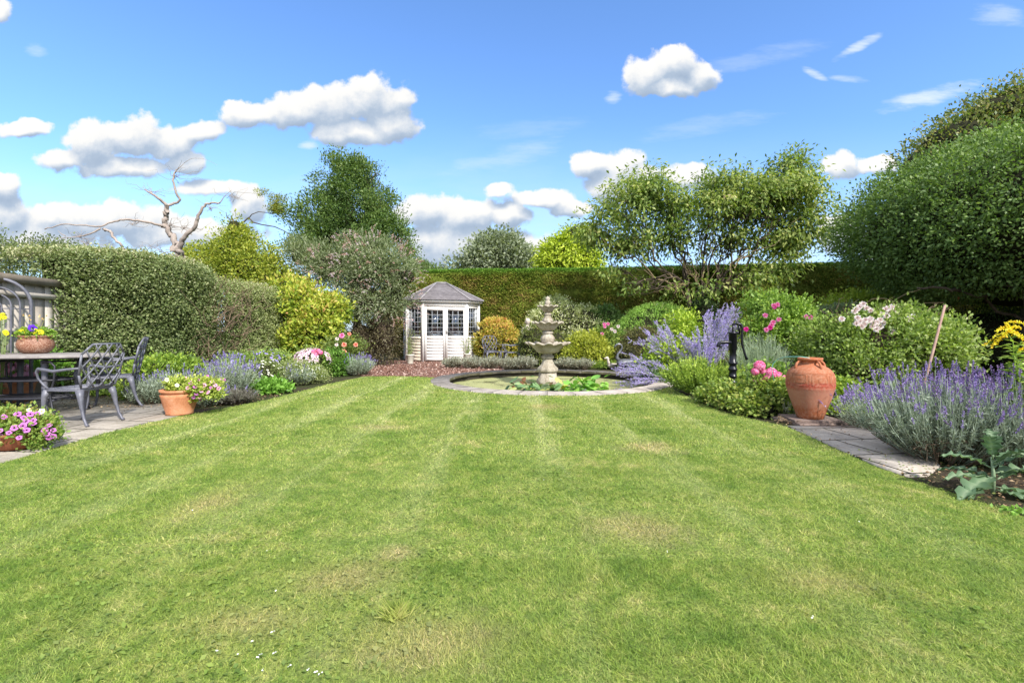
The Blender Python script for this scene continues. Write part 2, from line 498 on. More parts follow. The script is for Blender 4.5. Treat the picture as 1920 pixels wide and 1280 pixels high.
# bare earth with leaf litter, reaching the horizon
def mat_ground():
    m, N, out = newmat('earth')
    tc = N.n.new('ShaderNodeTexCoord').outputs['Object']
    n1 = N.noise(tc, 1.4, 6, .65); n2 = N.noise(tc, 22, 6, .7); n3 = N.noise(tc, 90, 3, .6)
    c = N.ramp(n2, [(.3, (.030, .022, .016)), (.5, (.065, .048, .034)), (.62, (.11, .078, .05)), (.72, (.20, .145, .09))])
    far = N.mix(N.step(n1, .4, .6), c, (.05, .06, .02))
    N.l.new(principled(N, far, .95, 0, .2, N.math('ADD', n2, n3), .9, .03), out.inputs[0])
    return m


struct(ring_sheet('ground', mat_ground(), 2.32, [3, 4.5, 7, 12, 25, 60, 200, 900], 0.0))

# lawn outline (metres), anticlockwise; the far side follows the stone ring of the pond
LE = [(-4.75, -3.0), (-4.2, 1.5), (-4.03, 3.78), (-4.08, 4.24), (-4.16, 4.92), (-4.07, 5.9), (-3.86, 6.5), (-3.71, 7.27), (-3.63, 8.6), (-3.54, 9.95), (-3.35, 11.0), (-2.6, 11.05), (-1.75, 10.75)]
arc = [tuple(PC + 2.42 * np.array([math.cos(a), math.sin(a)])) for a in np.linspace(R(173), R(333), 26)]
RE = [(2.9, 8.85), (2.84, 8.0), (2.74, 7.1), (2.72, 6.3), (2.86, 5.62), (3.0, 5.25), (2.93, 4.7), (2.86, 4.2), (2.80, 3.7), (2.82, 3.3), (2.85, 3.0), (2.9, 2.6), (3.0, -3.0)]
LAWN = LE + arc + RE
LAWN_CCW = LAWN[::-1]


def lawn_color(N):
    pos = N.n.new('ShaderNodeNewGeometry').outputs['Position']
    sep = N.n.new('ShaderNodeSeparateXYZ'); N.l.new(pos, sep.inputs[0])
    wv = N.noise(N.vm('MULTIPLY', pos, (1, 1, 0)), .9, 3, .6)
    x = N.math('ADD', sep.outputs[0], N.math('MULTIPLY', wv, .25))
    st = N.math('SINE', N.math('MULTIPLY', x, 2 * math.pi / .92))
    thin = N.math('POWER', N.math('ABSOLUTE', N.math('SINE', N.math('MULTIPLY', x, math.pi / .92))), 9.0)
    streak = N.noise(N.vm('MULTIPLY', pos, (4.2, .55, 0)), 1.0, 4, .65)
    patch = N.noise(N.vm('MULTIPLY', pos, (1.1, 1.5, 0)), 1.0, 6, .68)
    fine = N.noise(N.vm('MULTIPLY', pos, (1, 1, 0)), 7.0, 8, .78)
    base = N.ramp(N.math('ADD', N.math('MULTIPLY', patch, .34), N.math('MULTIPLY', fine, .66)),
                  [(.34, (.12, .205, .038)), (.43, (.20, .30, .055)), (.51, (.30, .375, .085)), (.59, (.42, .44, .14)), (.67, (.54, .49, .24))])
    far = N.step(sep.outputs[1], 1.5, 7.5, .2, 1.0)
    mow = N.mix(N.math('MULTIPLY', N.step(st, -.5, .6), N.math('MULTIPLY', far, .42)), base, (.41, .46, .15))
    pale = N.math('MULTIPLY', N.math('MULTIPLY', thin, N.step(streak, .40, .58)), N.math('MULTIPLY', far, .8))
    c1 = N.mix(pale, mow, (.55, .56, .27))
    # worn straw patches, two of them where the photo has them
    dry = N.step(N.math('ADD', N.math('MULTIPLY', patch, .6), N.math('MULTIPLY', N.math('ADD', streak, fine), .2)), .545, .66)
    c2 = N.mix(N.math('MULTIPLY', dry, .6), c1, (.56, .48, .22))
    sp = None
    for (cx, cy, rr, ry) in [(-.72, 2.02, .22, .17), (-.95, 1.72, .25, .12), (-.30, 1.62, .3, .16), (-.55, 2.25, .10, .08), (.66, 2.55, .28, .2), (1.3, 2.0, .25, .12), (-1.85, 2.9, .16, .35), (1.25, 4.3, .25, .2), (-1.4, 5.2, .35, .18), (.45, 6.6, .3, .3)]:
        q = N.vm('MULTIPLY_ADD', pos, (1 / rr, 1 / ry, 0), (-cx / rr, -cy / ry, 0))
        l = N.vm('LENGTH', q, out=1); sp = l if sp is None else N.math('MINIMUM', sp, l)
    spf = N.step(N.math('ADD', sp, N.math('ADD', N.math('MULTIPLY', N.math('SUBTRACT', fine, .5), 3.6), N.math('MULTIPLY', N.math('SUBTRACT', patch, .5), 3.0))), 1.5, -.1)
    c3 = N.mix(N.math('MULTIPLY', spf, .62), c2, (.58, .46, .25))
    return c3, fine


def mat_lawn():
    m, N, out = newmat('lawn_turf')
    c, f = lawn_color(N)
    tc = N.n.new('ShaderNodeTexCoord').outputs['Object']
    n3 = N.noise(tc, 70, 4, .7)
    c = N.mix(N.step(n3, .35, .65, .72, 0.15), c, (.05, .075, .02))
    N.l.new(principled(N, c, .9, 0, .15, n3, .9, .02), out.inputs[0])
    return m


def mat_grass():
    m, N, out = newmat('grass_blades')
    c, f = lawn_color(N)
    at = N.n.new('ShaderNodeAttribute'); at.attribute_name = 'rnd'
    v = N.ramp(at.outputs['Fac'], [(0, (.36, .44, .42)), (.4, (.80, .88, .8)), (.75, (1.2, 1.22, 1.0)), (.86, (1.6, 1.35, 1.8)), (1, (2.1, 1.65, 2.6))])
    col = N.mix(1.0, c, v, 'MULTIPLY')
    b = principled(N, col, .55, 0, .3)
    t = N.n.new('ShaderNodeBsdfTranslucent'); N.l.new(N.mix(1.0, col, (1.1, 1.2, .6), 'MULTIPLY'), t.inputs[0])
    mx = N.n.new('ShaderNodeMixShader'); mx.inputs[0].default_value = .4
    N.l.new(b, mx.inputs[1]); N.l.new(t.outputs[0], mx.inputs[2]); N.l.new(mx.outputs[0], out.inputs[0])
    return m


struct(MB().slab(LAWN_CCW, .004, .004).build('lawn', mat_lawn()))


def inside(poly, x, y):
    poly = np.asarray(poly); c = np.zeros(len(x), bool); j = len(poly) - 1
    for i in range(len(poly)):
        xi, yi = poly[i]; xj, yj = poly[j]
        with np.errstate(divide='ignore', invalid='ignore'):
            c ^= ((yi > y) != (yj > y)) & (x < (xj - xi) * (y - yi) / (yj - yi + 1e-12) + xi)
        j = i
    return c


def make_grass():
    r = np.random.default_rng(3); mb = MB()
    for (y0, y1, n, h, w) in [(1.05, 2.2, 300000, .017, .0030), (2.2, 4.0, 260000, .018, .0046), (4.0, 7.0, 150000, .022, .0085), (7.0, 11.2, 60000, .026, .015)]:
        y = y0 + (y1 - y0) * r.random(n); half = np.minimum(y * 1.2 + .25, 4.6)
        x = (r.random(n) * 2 - 1) * half
        keep = r.random(n) < half / half.max()
        x, y = x[keep], y[keep]
        x = x + snoise(np.stack([x, y, x * 0], 1), 30, 2) * .012
        ok = inside(LAWN, x, y); x, y = x[ok], y[ok]; n = len(x)
        tuft = snoise(np.stack([x, y, x * 0], 1), 11, 4) * .35 + 1
        hh = h * r.uniform(.5, 1.25, n) * tuft
        a = r.random(n) * 6.283
        lean = r.normal(size=(n, 2)) * .8 * hh[:, None] + .3 * hh[:, None] * np.stack([snoise(np.stack([x, y, x * 0], 1), 6, 8), snoise(np.stack([x, y, x * 0], 1), 6, 9)], 1)
        ww = w * r.uniform(.6, 1.3, n)
        dx, dy = np.cos(a) * ww / 2, np.sin(a) * ww / 2
        z0 = np.full(n, .003)
        V = np.stack([np.stack([x - dx, y - dy, z0], 1), np.stack([x + dx, y + dy, z0], 1), np.stack([x + lean[:, 0], y + lean[:, 1], hh], 1)], 1)
        T = np.arange(n * 3).reshape(n, 3)
        rn = np.clip(r.random(n) * .8 + snoise(np.stack([x, y, x * 0], 1), 20, 12) * .12 + .08, 0, 1)
        mb.add(V.reshape(-1, 3), T=T, rnd=np.repeat(rn, 3))
    # broad clover and plantain leaves low in the turf
    n = 5200; y = r.uniform(1.25, 4.2, n); x = r.uniform(-1, 1, n) * y
    ok = snoise(np.stack([x, y, x * 0], 1), 3, 31) > .10; x, y = x[ok], y[ok]; n = len(x)
    d = r.normal(size=(n, 3)); d[:, 2] = .25
    leaf_quads(mb, np.stack([x, y, np.full(n, .014)], 1), d, np.tile([0, 0, 1.], (n, 1)) + r.normal(size=(n, 3)) * .3, r.uniform(.012, .028, n), r.uniform(.010, .02, n), r.random(n) * .4 + .1)
    # a coarse pale tuft
    n = 260; a = r.random(n) * 6.28
    c = G(742, 1158); bp = np.stack([c[0] + r.normal(size=n) * .02, c[1] + r.normal(size=n) * .02, np.full(n, .004)], 1)
    ax = np.stack([np.cos(a), np.sin(a), r.uniform(.5, 1.8, n)], 1)
    leaf_quads(mb, bp, ax, np.stack([-np.sin(a), np.cos(a), a * 0], 1), r.uniform(.04, .075, n), .004, r.random(n) * .3 + .55)
    o = mb.build('grass', mat_grass())
    return tag(o, 'short mown green grass of the lawn with worn straw patches', 'grass', kind='stuff')


make_grass()


def petals():
    r = np.random.default_rng(12); mb = MB()
    spots = [(405, 1233), (445, 1240), (480, 1245), (512, 1195), (515, 1235), (540, 1262), (487, 1240), (575, 1270), (594, 1272), (360, 964), (515, 1118), (1250, 1043), (1610, 985), (1020, 905), (498, 1042), (490, 1270), (600, 1275), (470, 1215), (1524, 1168)]
    for (px, py) in spots:
        c = G(px, py)
        leaf_quads(mb, np.array([[c[0], c[1], .022]]), r.normal(size=(1, 3)) * [1, 1, .3], np.array([[0, -.3, 1.]]), np.array([r.uniform(.005, .010)]), np.array([.007]), np.array([.9]))
        leaf_quads(mb, np.array([[c[0] + .004, c[1], .025]]), r.normal(size=(1, 3)) * [1, 1, .3], np.array([[.2, -.3, 1.]]), np.array([r.uniform(.004, .009)]), np.array([.006]), np.array([.6]))
    tag(mb.build('fallen_petals', leafmat('white_petals', [(.6, .58, .52), (.85, .83, .8)], .2, tint=(1, 1, 1))), 'white fallen petals scattered in the turf of the near lawn', 'petals', kind='stuff')


petals()


# ---- paving
def mat_paving(name, sc_, cols, rot=0.0):
    m, N, out = newmat(name)
    tc = N.n.new('ShaderNodeTexCoord').outputs['Object']
    mp = N.n.new('ShaderNodeMapping'); mp.inputs['Rotation'].default_value = (0, 0, rot); N.l.new(tc, mp.inputs[0])
    br = N.n.new('ShaderNodeTexBrick'); N.l.new(mp.outputs[0], br.inputs['Vector'])
    br.inputs['Scale'].default_value = 1.0; br.inputs['Brick Width'].default_value = sc_[0]; br.inputs['Row Height'].default_value = sc_[1]
    br.inputs['Mortar Size'].default_value = .012; br.inputs['Mortar Smooth'].default_value = .3
    br.inputs['Color1'].default_value = (.0, .0, .0, 1); br.inputs['Color2'].default_value = (1, 1, 1, 1)
    n1 = N.noise(tc, 3.2, 7, .7); n2 = N.noise(tc, 38, 5, .75); n3 = N.noise(tc, 130, 3, .6)
    f = N.math('ADD', N.math('MULTIPLY', n1, .5), N.math('ADD', N.math('MULTIPLY', n2, .35), N.math('MULTIPLY', n3, .15)))
    c = N.ramp(f, [(.34 + .08 * i, q) for i, q in enumerate(cols)])
    bw = N.n.new('ShaderNodeSeparateColor'); N.l.new(br.outputs['Color'], bw.inputs[0])
    c = N.mix(.22, c, N.mix(bw.outputs[0], (.20, .18, .155), (.42, .38, .33)))
    c = N.mix(br.outputs['Fac'], c, (.045, .042, .028))
    h = N.math('SUBTRACT', N.math('ADD', N.math('MULTIPLY', n2, .6), N.math('MULTIPLY', n3, .4)), N.math('MULTIPLY', br.outputs['Fac'], 1.5))
    N.l.new(principled(N, c, .9, 0, .25, h, .7, .008), out.inputs[0])
    return m


mat_slab = mat_paving('patio_slabs', (.62, .46), [(.12, .105, .085), (.25, .22, .18), (.37, .33, .28), (.50, .45, .39)], .1)
patio = [(-4.75, -3), (-4.2, 1.5), (-4.03, 3.78), (-4.08, 4.24), (-4.16, 4.92), (-4.07, 5.9), (-4.2, 6.15), (-4.75, 6.85), (-5.4, 7.35), (-6.6, 7.7), (-10, 7.9), (-10, -3)]
struct(MB().slab(patio[::-1][::-1], -.03, .014).build('patio', mat_slab))
mat_slab2 = mat_paving('path_slabs', (.60, .52), [(.18, .15, .125), (.30, .26, .22), (.41, .36, .31), (.52, .46, .40)], -.12)
path = [(3.02, 5.26), (3.0, 5.2), (2.95, 4.7), (2.88, 4.2), (2.82, 3.7), (2.84, 3.44), (3.0, 3.46), (3.3, 3.7), (3.6, 4.2), (4.0, 4.6), (7, 4.7), (7, 5.28)]
struct(MB().slab(path, -.03, .014).build('path', mat_slab2))


# shredded bark by the summerhouse
def mat_mulch():
    m, N, out = newmat('bark_mulch')
    tc = N.n.new('ShaderNodeTexCoord').outputs['Object']
    n1 = N.noise(tc, 30, 5, .75); n2 = N.noise(tc, 3, 3, .6)
    c = N.ramp(n1, [(.35, (.07, .03, .022)), (.5, (.19, .09, .065)), (.62, (.31, .19, .15)), (.72, (.5, .38, .33))])
    N.l.new(principled(N, c, .95, 0, .2, n1, 1, .03), out.inputs[0])
    return m


MU = mat_mulch()
mul = [(-3.4, 11.0), (-2.6, 11.02), (-1.75, 10.73)] + [tuple(PC + 2.42 * np.array([math.cos(a), math.sin(a)])) for a in np.linspace(R(170), R(118), 10)] + [(-.2, 13.4), (.2, 17), (-6.5, 17), (-5.0, 12.8)]
struct(MB().slab(mul[::-1], .008, .008).build('mulch', MU))
r = np.random.default_rng(5); n = 9000
mb = MB(); x = r.uniform(-4.6, 0, n); y = r.uniform(11, 16, n); ok = inside(mul, x, y); x, y = x[ok], y[ok]; n = len(x)
d = r.normal(size=(n, 3)); d[:, 2] *= .25
leaf_quads(mb, np.stack([x, y, r.uniform(.01, .03, n)], 1), d, np.tile([0, 0, 1.], (n, 1)) + r.normal(size=(n, 3)) * .4, r.uniform(.03, .08, n), r.uniform(.012, .03, n), r.random(n))
tag(mb.build('bark_chippings', leafmat('chippings', [(.08, .035, .026), (.22, .11, .08), (.50, .38, .33)], 0)), 'reddish bark chippings strewn in front of the white summerhouse', 'bark chippings', kind='stuff')

# leaf litter at the foot of the beds
mb = MB(); n = 5200
xa = np.concatenate([r.uniform(-7.0, -3.7, 2600), r.uniform(2.8, 4.2, 2600)])
ya = np.concatenate([r.normal(7.4, .55, 2600), r.uniform(2.3, 5.4, 2600)])
ok = ~inside(LAWN, xa, ya) & ~((xa > 0) & inside(path, xa, ya) & (r.random(n) < .93)); xa, ya = xa[ok], ya[ok]; n = len(xa)
d = r.normal(size=(n, 3)); d[:, 2] *= .25
leaf_quads(mb, np.stack([xa, ya, r.uniform(.018, .03, n)], 1), d, np.tile([0, 0, 1.], (n, 1)) + r.normal(size=(n, 3)) * .5, r.uniform(.012, .035, n), r.uniform(.01, .02, n), r.random(n))
tag(mb.build('leaf_litter', leafmat('litter', [(.06, .04, .025), (.17, .10, .05), (.34, .25, .15)], .1)), 'dry brown leaf litter along the edges of the flower beds', 'leaf litter', kind='stuff')


# ---- pond: water with duckweed, stone ring, lilies, fountain
def mat_water():
    m, N, out = newmat('pond_water')
    tc = N.n.new('ShaderNodeTexCoord').outputs['Object']
    n1 = N.noise(tc, 1.6, 6, .65); n2 = N.noise(tc, 40, 3, .7)
    weed = N.ramp(n2, [(.35, (.23, .25, .09)), (.6, (.40, .40, .19)), (.75, (.52, .50, .30))])
    a = principled(N, weed, .7, 0, .3, n2, .3, .004)
    b = principled(N, (.05, .06, .025), .06, 0, .5)
    mx = N.n.new('ShaderNodeMixShader'); N.inp(mx.inputs[0], N.step(N.math('ADD', N.math('MULTIPLY', n1, .8), N.math('MULTIPLY', n2, .2)), .40, .50, .25, .93))
    N.l.new(b, mx.inputs[1]); N.l.new(a, mx.inputs[2]); N.l.new(mx.outputs[0], out.inputs[0])
    return m


th = np.linspace(0, 2 * np.pi, 72, endpoint=False)
struct(MB().slab([(PC[0] + 2.3 * math.cos(a), PC[1] + 2.3 * math.sin(a)) for a in th], -.12, -.12).build('water', mat_water()))


def pond_edge():
    t = thing('pond_surround', 'grey stone ring coping around the round pond', 'pond edging', (PC[0], PC[1], 0))
    r = np.random.default_rng(2); n = 34
    stone_m = surf('coping_stone', [(.19, .165, .145), (.32, .285, .26), (.45, .41, .375)], 4, .9, 0, .8, 45, .008, .2)
    seg = 2 * np.pi / n
    for k in range(n):
        a0, a1 = k * seg + .0012, (k + 1) * seg - .0012; m = 6
        ri = PR_IN + r.uniform(-.015, .015); ro = PR_OUT + r.uniform(-.012, .012); zt = .030 + r.uniform(-.002, .002)
        A = np.linspace(a0, a1, m); V = []
        for z in (zt - .05, zt):
            for rr in (ri, ro):
                j = r.normal(size=m) * .006 if rr == ri else np.zeros(m)
                V += [((rr + j[i]) * math.cos(a), (rr + j[i]) * math.sin(a), z) for i, a in enumerate(A)]
        Q = []
        for i in range(m - 1):
            Q += [(2 * m + i, 3 * m + i, 3 * m + i + 1, 2 * m + i + 1), (i, i + 1, 2 * m + i + 1, 2 * m + i), (m + i, 3 * m + i, 3 * m + i + 1, m + i + 1)[::-1], (i, m + i, m + i + 1, i + 1)]
        Q += [(0, 2 * m, 3 * m, m), (m - 1, 2 * m - 1, 4 * m - 1, 3 * m - 1)]
        MB().add(V, Q, rnd=r.random()).build('coping_stone', stone_m, t)
    w = MB().lathe([(2.29, -.16), (2.2, -.16), (2.2, -.012), (2.44, -.012), (2.44, -.03)], n=72, cap=False).build('pond_wall', surf('pond_wall_dark', [(.02, .018, .014), (.05, .042, .03)], 8, .9), t)
    return t


pond_edge()


def scal(amp, lobes, idx0, idx1, lift=0.0, ph=0):
    def f(th, i, r, z):
        if idx0 <= i <= idx1:
            c = np.cos(th * lobes + ph)
            k = 1 - abs(i - (idx0 + idx1) / 2) / max(1, (idx1 - idx0)) * .6
            return r * (1 + amp * c * k), z + lift * c * k
        return np.full_like(th, r), np.full_like(th, z)
    return f


def fountain():
    t = thing('fountain', 'three-tiered carved stone fountain with scalloped bowls standing in the pond', 'fountain', (.765, 10.3, 0))
    s = surf('fountain_stone', [(.13, .105, .075), (.29, .25, .19), (.42, .375, .31), (.54, .49, .43)], 5, .92, 0, .9, 42, .008, .15, fine=.4)
    q = lambda *a: list(a)
    MB().lathe([(.235, -.14), (.235, .02), (.205, .035), (.19, .15), (.17, .165)], n=8).build('plinth', s, t)
    # octagonal flared pedestal
    mb = MB(); mb.lathe([(.17, .165), (.205, .175), (.215, .20), (.212, .25), (.17, .29), (.135, .335), (.112, .40), (.105, .44), (.105, .455)], n=48, fn=scal(.05, 8, 1, 6))
    mb.lathe([(.105, .455), (.13, .46), (.135, .475), (.13, .49), (.135, .505), (.13, .52), (.105, .525), (.10, .57), (.115, .585), (.14, .60)], n=32)
    mb.build('pedestal', s, t, smooth=True)
    def bowl(zb, zt, rb, rt, lobes, name):
        h = zt - zb
        pr = [(rb, zb), (rb * 1.5, zb + h * .1), (rt * .62, zb + h * .32), (rt * .80, zb + h * .62), (rt * .90, zb + h * .80), (rt * 1.03, zb + h * .80), (rt * 1.08, zt - h * .10), (rt * 1.0, zt), (rt * .85, zt - h * .12), (rt * .6, zt - h * .35), (rt * .2, zt - h * .45)]
        MB().lathe(pr, n=96, fn=scal(.085, lobes, 3, 9, h * .10)).build(name, s, t, smooth=True)
    bowl(.575, .80, .16, .43, 12, 'bowl')
    MB().lathe([(.09, .70), (.13, .80), (.15, .825), (.14, .85), (.155, .87), (.14, .92), (.10, .97), (.105, .99), (.125, 1.0), (.125, 1.025), (.10, 1.035), (.085, 1.07)], n=48, fn=scal(.045, 10, 3, 6)).build('column', s, t, smooth=True)
    bowl(1.055, 1.24, .10, .30, 12, 'bowl')
    MB().lathe([(.06, 1.15), (.10, 1.24), (.115, 1.26), (.105, 1.30), (.07, 1.35), (.065, 1.38), (.085, 1.39), (.085, 1.41), (.06, 1.43), (.055, 1.46)], n=48, fn=scal(.05, 8, 1, 4)).build('column', s, t, smooth=True)
    bowl(1.445, 1.59, .065, .20, 10, 'bowl')
    MB().lathe([(.035, 1.53), (.05, 1.585), (.035, 1.60), (.055, 1.63), (.06, 1.66), (.042, 1.69), (.036, 1.70), (.05, 1.72), (.045, 1.75), (.022, 1.78), (.0, 1.79)], n=32, fn=scal(.08, 8, 3, 5)).build('finial', s, t, smooth=True)


fountain()


def lilies(label, px0, px1, Yc, dy, n, seed, cols, nflower):
    r = np.random.default_rng(seed)
    c = P((px0 + px1) / 2, 700, Yc); c[2] = -.118
    t = thing('water_lily', label, 'water lily', c, 0, 'water lilies in the pond')
    m = leafmat('lily_leaf_%d' % seed, cols, .25, .35, .5)
    hx = (px1 - px0) / 2 * Yc / FP
    for k in range(n):
        R_ = r.uniform(.045, .095); a = np.linspace(.22, 2 * np.pi - .22, 13)
        tilt = r.normal(size=2) * .42; dome = r.uniform(-.25, .5)
        lift = abs(r.normal()) * .10 * (1 if k > n * .35 else .15)
        rad = np.sqrt(r.random()); ph = r.random() * 6.28
        cx, cy = hx * .95 * rad * math.cos(ph), dy * rad * math.sin(ph)
        rr = R_ * (1 + .04 * np.sin(a * 5 + ph)); rot = r.random() * 6.28
        X = np.stack([rr * np.cos(a + rot), rr * np.sin(a + rot)], 1); X2 = X * .55
        z = lambda q, w: lift + .012 + q @ tilt + dome * .12 * (1 - w * w) * R_ / .1
        V = [(cx, cy, float(z(np.zeros(2), 0)))] + [(cx + p[0], cy + p[1], float(z(p, .55))) for p in X2] + [(cx + p[0], cy + p[1], float(z(p, 1)) + .006 * math.sin(7 * i)) for i, p in enumerate(X)]
        V = [(x, y, max(zz, .004)) for x, y, zz in V]
        T = [(0, 1 + i, 2 + i) for i in range(12)]; Q = [(1 + i, 14 + i, 15 + i, 2 + i) for i in range(12)]
        MB().add(V, Q, T, rnd=float(np.clip(r.normal(.5, .28), 0, 1))).build('lily_pad', m, t, smooth=True)
    fm = leafmat('lily_petal', [(.75, .74, .55), (.85, .84, .75)], .3, tint=(1, 1, 1))
    for k in range(nflower):
        mb = MB(); a = np.arange(14) * 2.4; el = .35 + .9 * (np.arange(14) / 14)
        fx, fy = (r.uniform(-.2, .6) * hx, -dy * .75)
        ax = np.stack([np.cos(a) * np.cos(el), np.sin(a) * np.cos(el), np.sin(el)], 1)
        leaf_quads(mb, np.tile([fx, fy, .03], (14, 1)), ax, np.tile([0, 0, 1.], (14, 1)), .075, .032, r.random(14), fold=.3)
        mb.build('lily_flower', fm, t)


lilies('leafy water lily clump with blue-green and bronze pads, left of the fountain foot', 944, 1052, 9.15, .45, 95, 41, [(.16, .07, .03), (.05, .11, .04), (.10, .19, .06), (.20, .30, .15), (.42, .42, .12)], 1)
lilies('bright green water lily clump spreading right of the fountain foot', 1052, 1142, 9.3, .50, 95, 42, [(.06, .15, .02), (.10, .24, .035), (.15, .32, .05), (.24, .40, .07), (.40, .42, .08)], 1)

# ================================================================== MAN-MADE THINGS
def clip_seg(p, d, poly):
    """clip an infinite 2D line with a convex ccw polygon"""
    t0, t1 = -9., 9.
    for i in range(len(poly)):
        a = np.array(poly[i]); b = np.array(poly[(i + 1) % len(poly)]); e = b - a; nrm = np.array([-e[1], e[0]])
        den = nrm @ d; num = nrm @ (a - p)
        if abs(den) < 1e-9:
            if num > 0: return None
            continue
        t = num / den
        if den > 0: t0 = max(t0, t)
        else: t1 = min(t1, t)
    return (p + d * t0, p + d * t1) if t1 - t0 > .02 else None


def make_chair(label, loc, rz, group, m):
    t = thing('patio_chair', label, 'chair', loc, rz, group)
    lean = lambda z: -.235 - .22 * max(0, z - .43)
    out = [(-.20, .45), (.20, .45), (.245, .60), (.255, .84), (.16, .955), (-.16, .955), (-.255, .84), (-.245, .60)]
    P3 = lambda q: (q[0], lean(q[1]) - .03 * (1 - (q[0] / .26) ** 2), q[1])
    pts = [P3(q) for q in out] + [P3(out[0])]
    mb = MB()
    for a, b in zip(pts[:-1], pts[1:]): mb.tube([a, b], .0125, 8, cap=True)
    mb.build('back_frame', m, t, smooth=True)
    mb = MB()
    for s in (1, -1):
        for k in np.arange(-1.6, 1.7, .125):
            sg = clip_seg(np.array([k * 1.0, .70]), unit(np.array([s * .62, 1.0])), out)
            if sg is None: continue
            A, Bq = sg; tt = np.linspace(0, 1, 7)[:, None]; q = A + (Bq - A) * tt
            q[:, 0] += s * .014 * np.sin(tt[:, 0] * np.pi)
            mb.tube([P3(x) for x in q], .0095, 6)
    mb.build('back_lattice', m, t, smooth=True)
    # seat: rounded frame with lattice straps
    sp = [(-.20, -.235), (.20, -.235), (.255, -.05), (.255, .16), (.19, .235), (-.19, .235), (-.255, .16), (-.255, -.05)]
    mb = MB(); mb.slab(sp, .405, .432)
    mb.build('seat', m, t, bevel=.006)
    mb = MB()
    for s in (1, -1):
        for k in np.arange(-.6, .7, .075):
            sg = clip_seg(np.array([k, 0.]), unit(np.array([s * .8, 1.0])), sp)
            if sg is not None: mb.tube([(*sg[0], .434), (*sg[1], .434)], .006, 5)
    mb.build('seat_lattice', m, t)
    for sx in (-1, 1):
        MB().tube([(sx * .215, .19, .415), (sx * .235, .215, .34), (sx * .235, .225, .24), (sx * .225, .225, .12), (sx * .232, .24, .03), (sx * .235, .262, .006)], [.042, .030, .021, .016, .015, .020], 10).build('leg', m, t, smooth=True)
        MB().tube([(sx * .185, -.215, .415), (sx * .20, -.24, .34), (sx * .205, -.265, .22), (sx * .21, -.30, .10), (sx * .215, -.34, .03), (sx * .218, -.365, .006)], [.045, .032, .021, .016, .015, .020], 10).build('leg', m, t, smooth=True)
        MB().tube([(sx * .245, lean(.68), .68), (sx * .285, -.16, .668), (sx * .30, 0, .645), (sx * .305, .12, .662), (sx * .30, .21, .672), (sx * .295, .245, .64), (sx * .285, .235, .56), (sx * .265, .19, .49), (sx * .25, .14, .435)], [.013, .015, .018, .019, .018, .014, .012, .012, .014], 8).build('armrest', m, t, smooth=True)
    return t


def rzf(dx, dy):
    return math.atan2(dy, dx) - math.pi / 2


ch1 = make_chair('grey cast metal lattice-back armchair nearest the lawn, turned away towards the patio table', (-4.87, 5.42, .014), rzf(-1, .16), 'grey lattice-back garden chairs', M['metal'])
ch1.scale = (.93,) * 3
dup(ch1, (-5.48, 6.60, .014), rzf(-.88, -.48), 'grey lattice-back armchair at the hedge end of the patio table, partly behind the nearer chair', scale=.98)
dup(ch1, (-.62, 15.0, .0), rzf(.35, -1), 'grey lattice-back armchair facing the pond in front of the orange-tipped round bush, beside the summerhouse', scale=.93)
dup(ch1, (-.02, 14.7, .0), rzf(-1, -.12), 'grey lattice-back armchair seen side-on before the orange-tipped round bush', scale=.93)

# small stone/metal side table between the far chairs
t = thing('side_table', 'small round grey metal table between the two far garden chairs', 'side table', (-.33, 14.5, 0))
MB().lathe([(.0, .41), (.2, .41), (.21, .42), (.2, .432), (0, .432)], n=28).build('table_top', M['metal'], t)
for k in range(3):
    a = k * 2.094
    MB().tube([(.15 * math.cos(a), .15 * math.sin(a), .41), (.08 * math.cos(a), .08 * math.sin(a), .2), (.2 * math.cos(a), .2 * math.sin(a), .01)], .012, 6).build('leg', M['metal'], t)

# patio table
t = thing('patio_table', 'oval grey-topped metal patio table on the paving beside the hedge', 'table', (-6.3, 6.3, .014))
tt = surf('table_top_grey', [(.16, .14, .135), (.27, .245, .235), (.36, .33, .32)], 10, .6, 0, .3, 70, .002)
a = np.linspace(0, 2 * np.pi, 56, endpoint=False)
MB().slab([(1.04 * math.cos(q), .56 * math.sin(q)) for q in a], .700, .728).build('table_top', tt, t, bevel=.006)
MB().slab([(.80 * math.cos(q), .36 * math.sin(q)) for q in a], .675, .697).build('apron', M['metal_dark'], t)
for sx in (-1, 1):
    for sy in (-1, 1):
        MB().tube([(sx * .42, sy * .26, .66), (sx * .38, sy * .22, .45), (sx * .40, sy * .24, .2), (sx * .46, sy * .30, .004)], [.040, .032, .032, .040], 10).build('leg', M['metal'], t, smooth=True)
    MB().tube([(sx * .40, -.24, .12), (sx * .36, 0, .15), (sx * .40, .24, .12)], .014, 8).build('stretcher', M['metal'], t, smooth=True)

# dark two-tier trolley tucked under the table
t = thing('garden_trolley', 'low black metal two-tier trolley with curved end hoops, tucked under the patio table', 'trolley', (-6.15, 6.12, .014))
for z in (.18, .40):
    mb = MB()
    for yy in (-.15, -.05, .05, .15): mb.box((0, yy, z + .02), (1.02 * math.sqrt(1 - (yy / .26) ** 2), .03, .008))
    mb.tube([(.52 * math.cos(q), .26 * math.sin(q), z + .02) for q in list(a) + [a[0]]], .014, 6)
    mb.build('shelf', M['metal_dark'], t)
for sx in (-1, 1):
    mb = MB()
    for sy in (-1, 1):
        mb.tube([(sx * .36, sy * .20, .64), (sx * .46, sy * .21, .655), (sx * .52, sy * .21, .60), (sx * .50, sy * .20, .42), (sx * .45, sy * .20, .25), (sx * .50, sy * .22, .08), (sx * .56, sy * .24, .01)], .012, 8)
    mb.tube([(sx * .36, -.20, .64), (sx * .33, 0, .65), (sx * .36, .20, .64)], .012, 8)
    mb.build('end_hoop', M['metal_dark'], t, smooth=True)


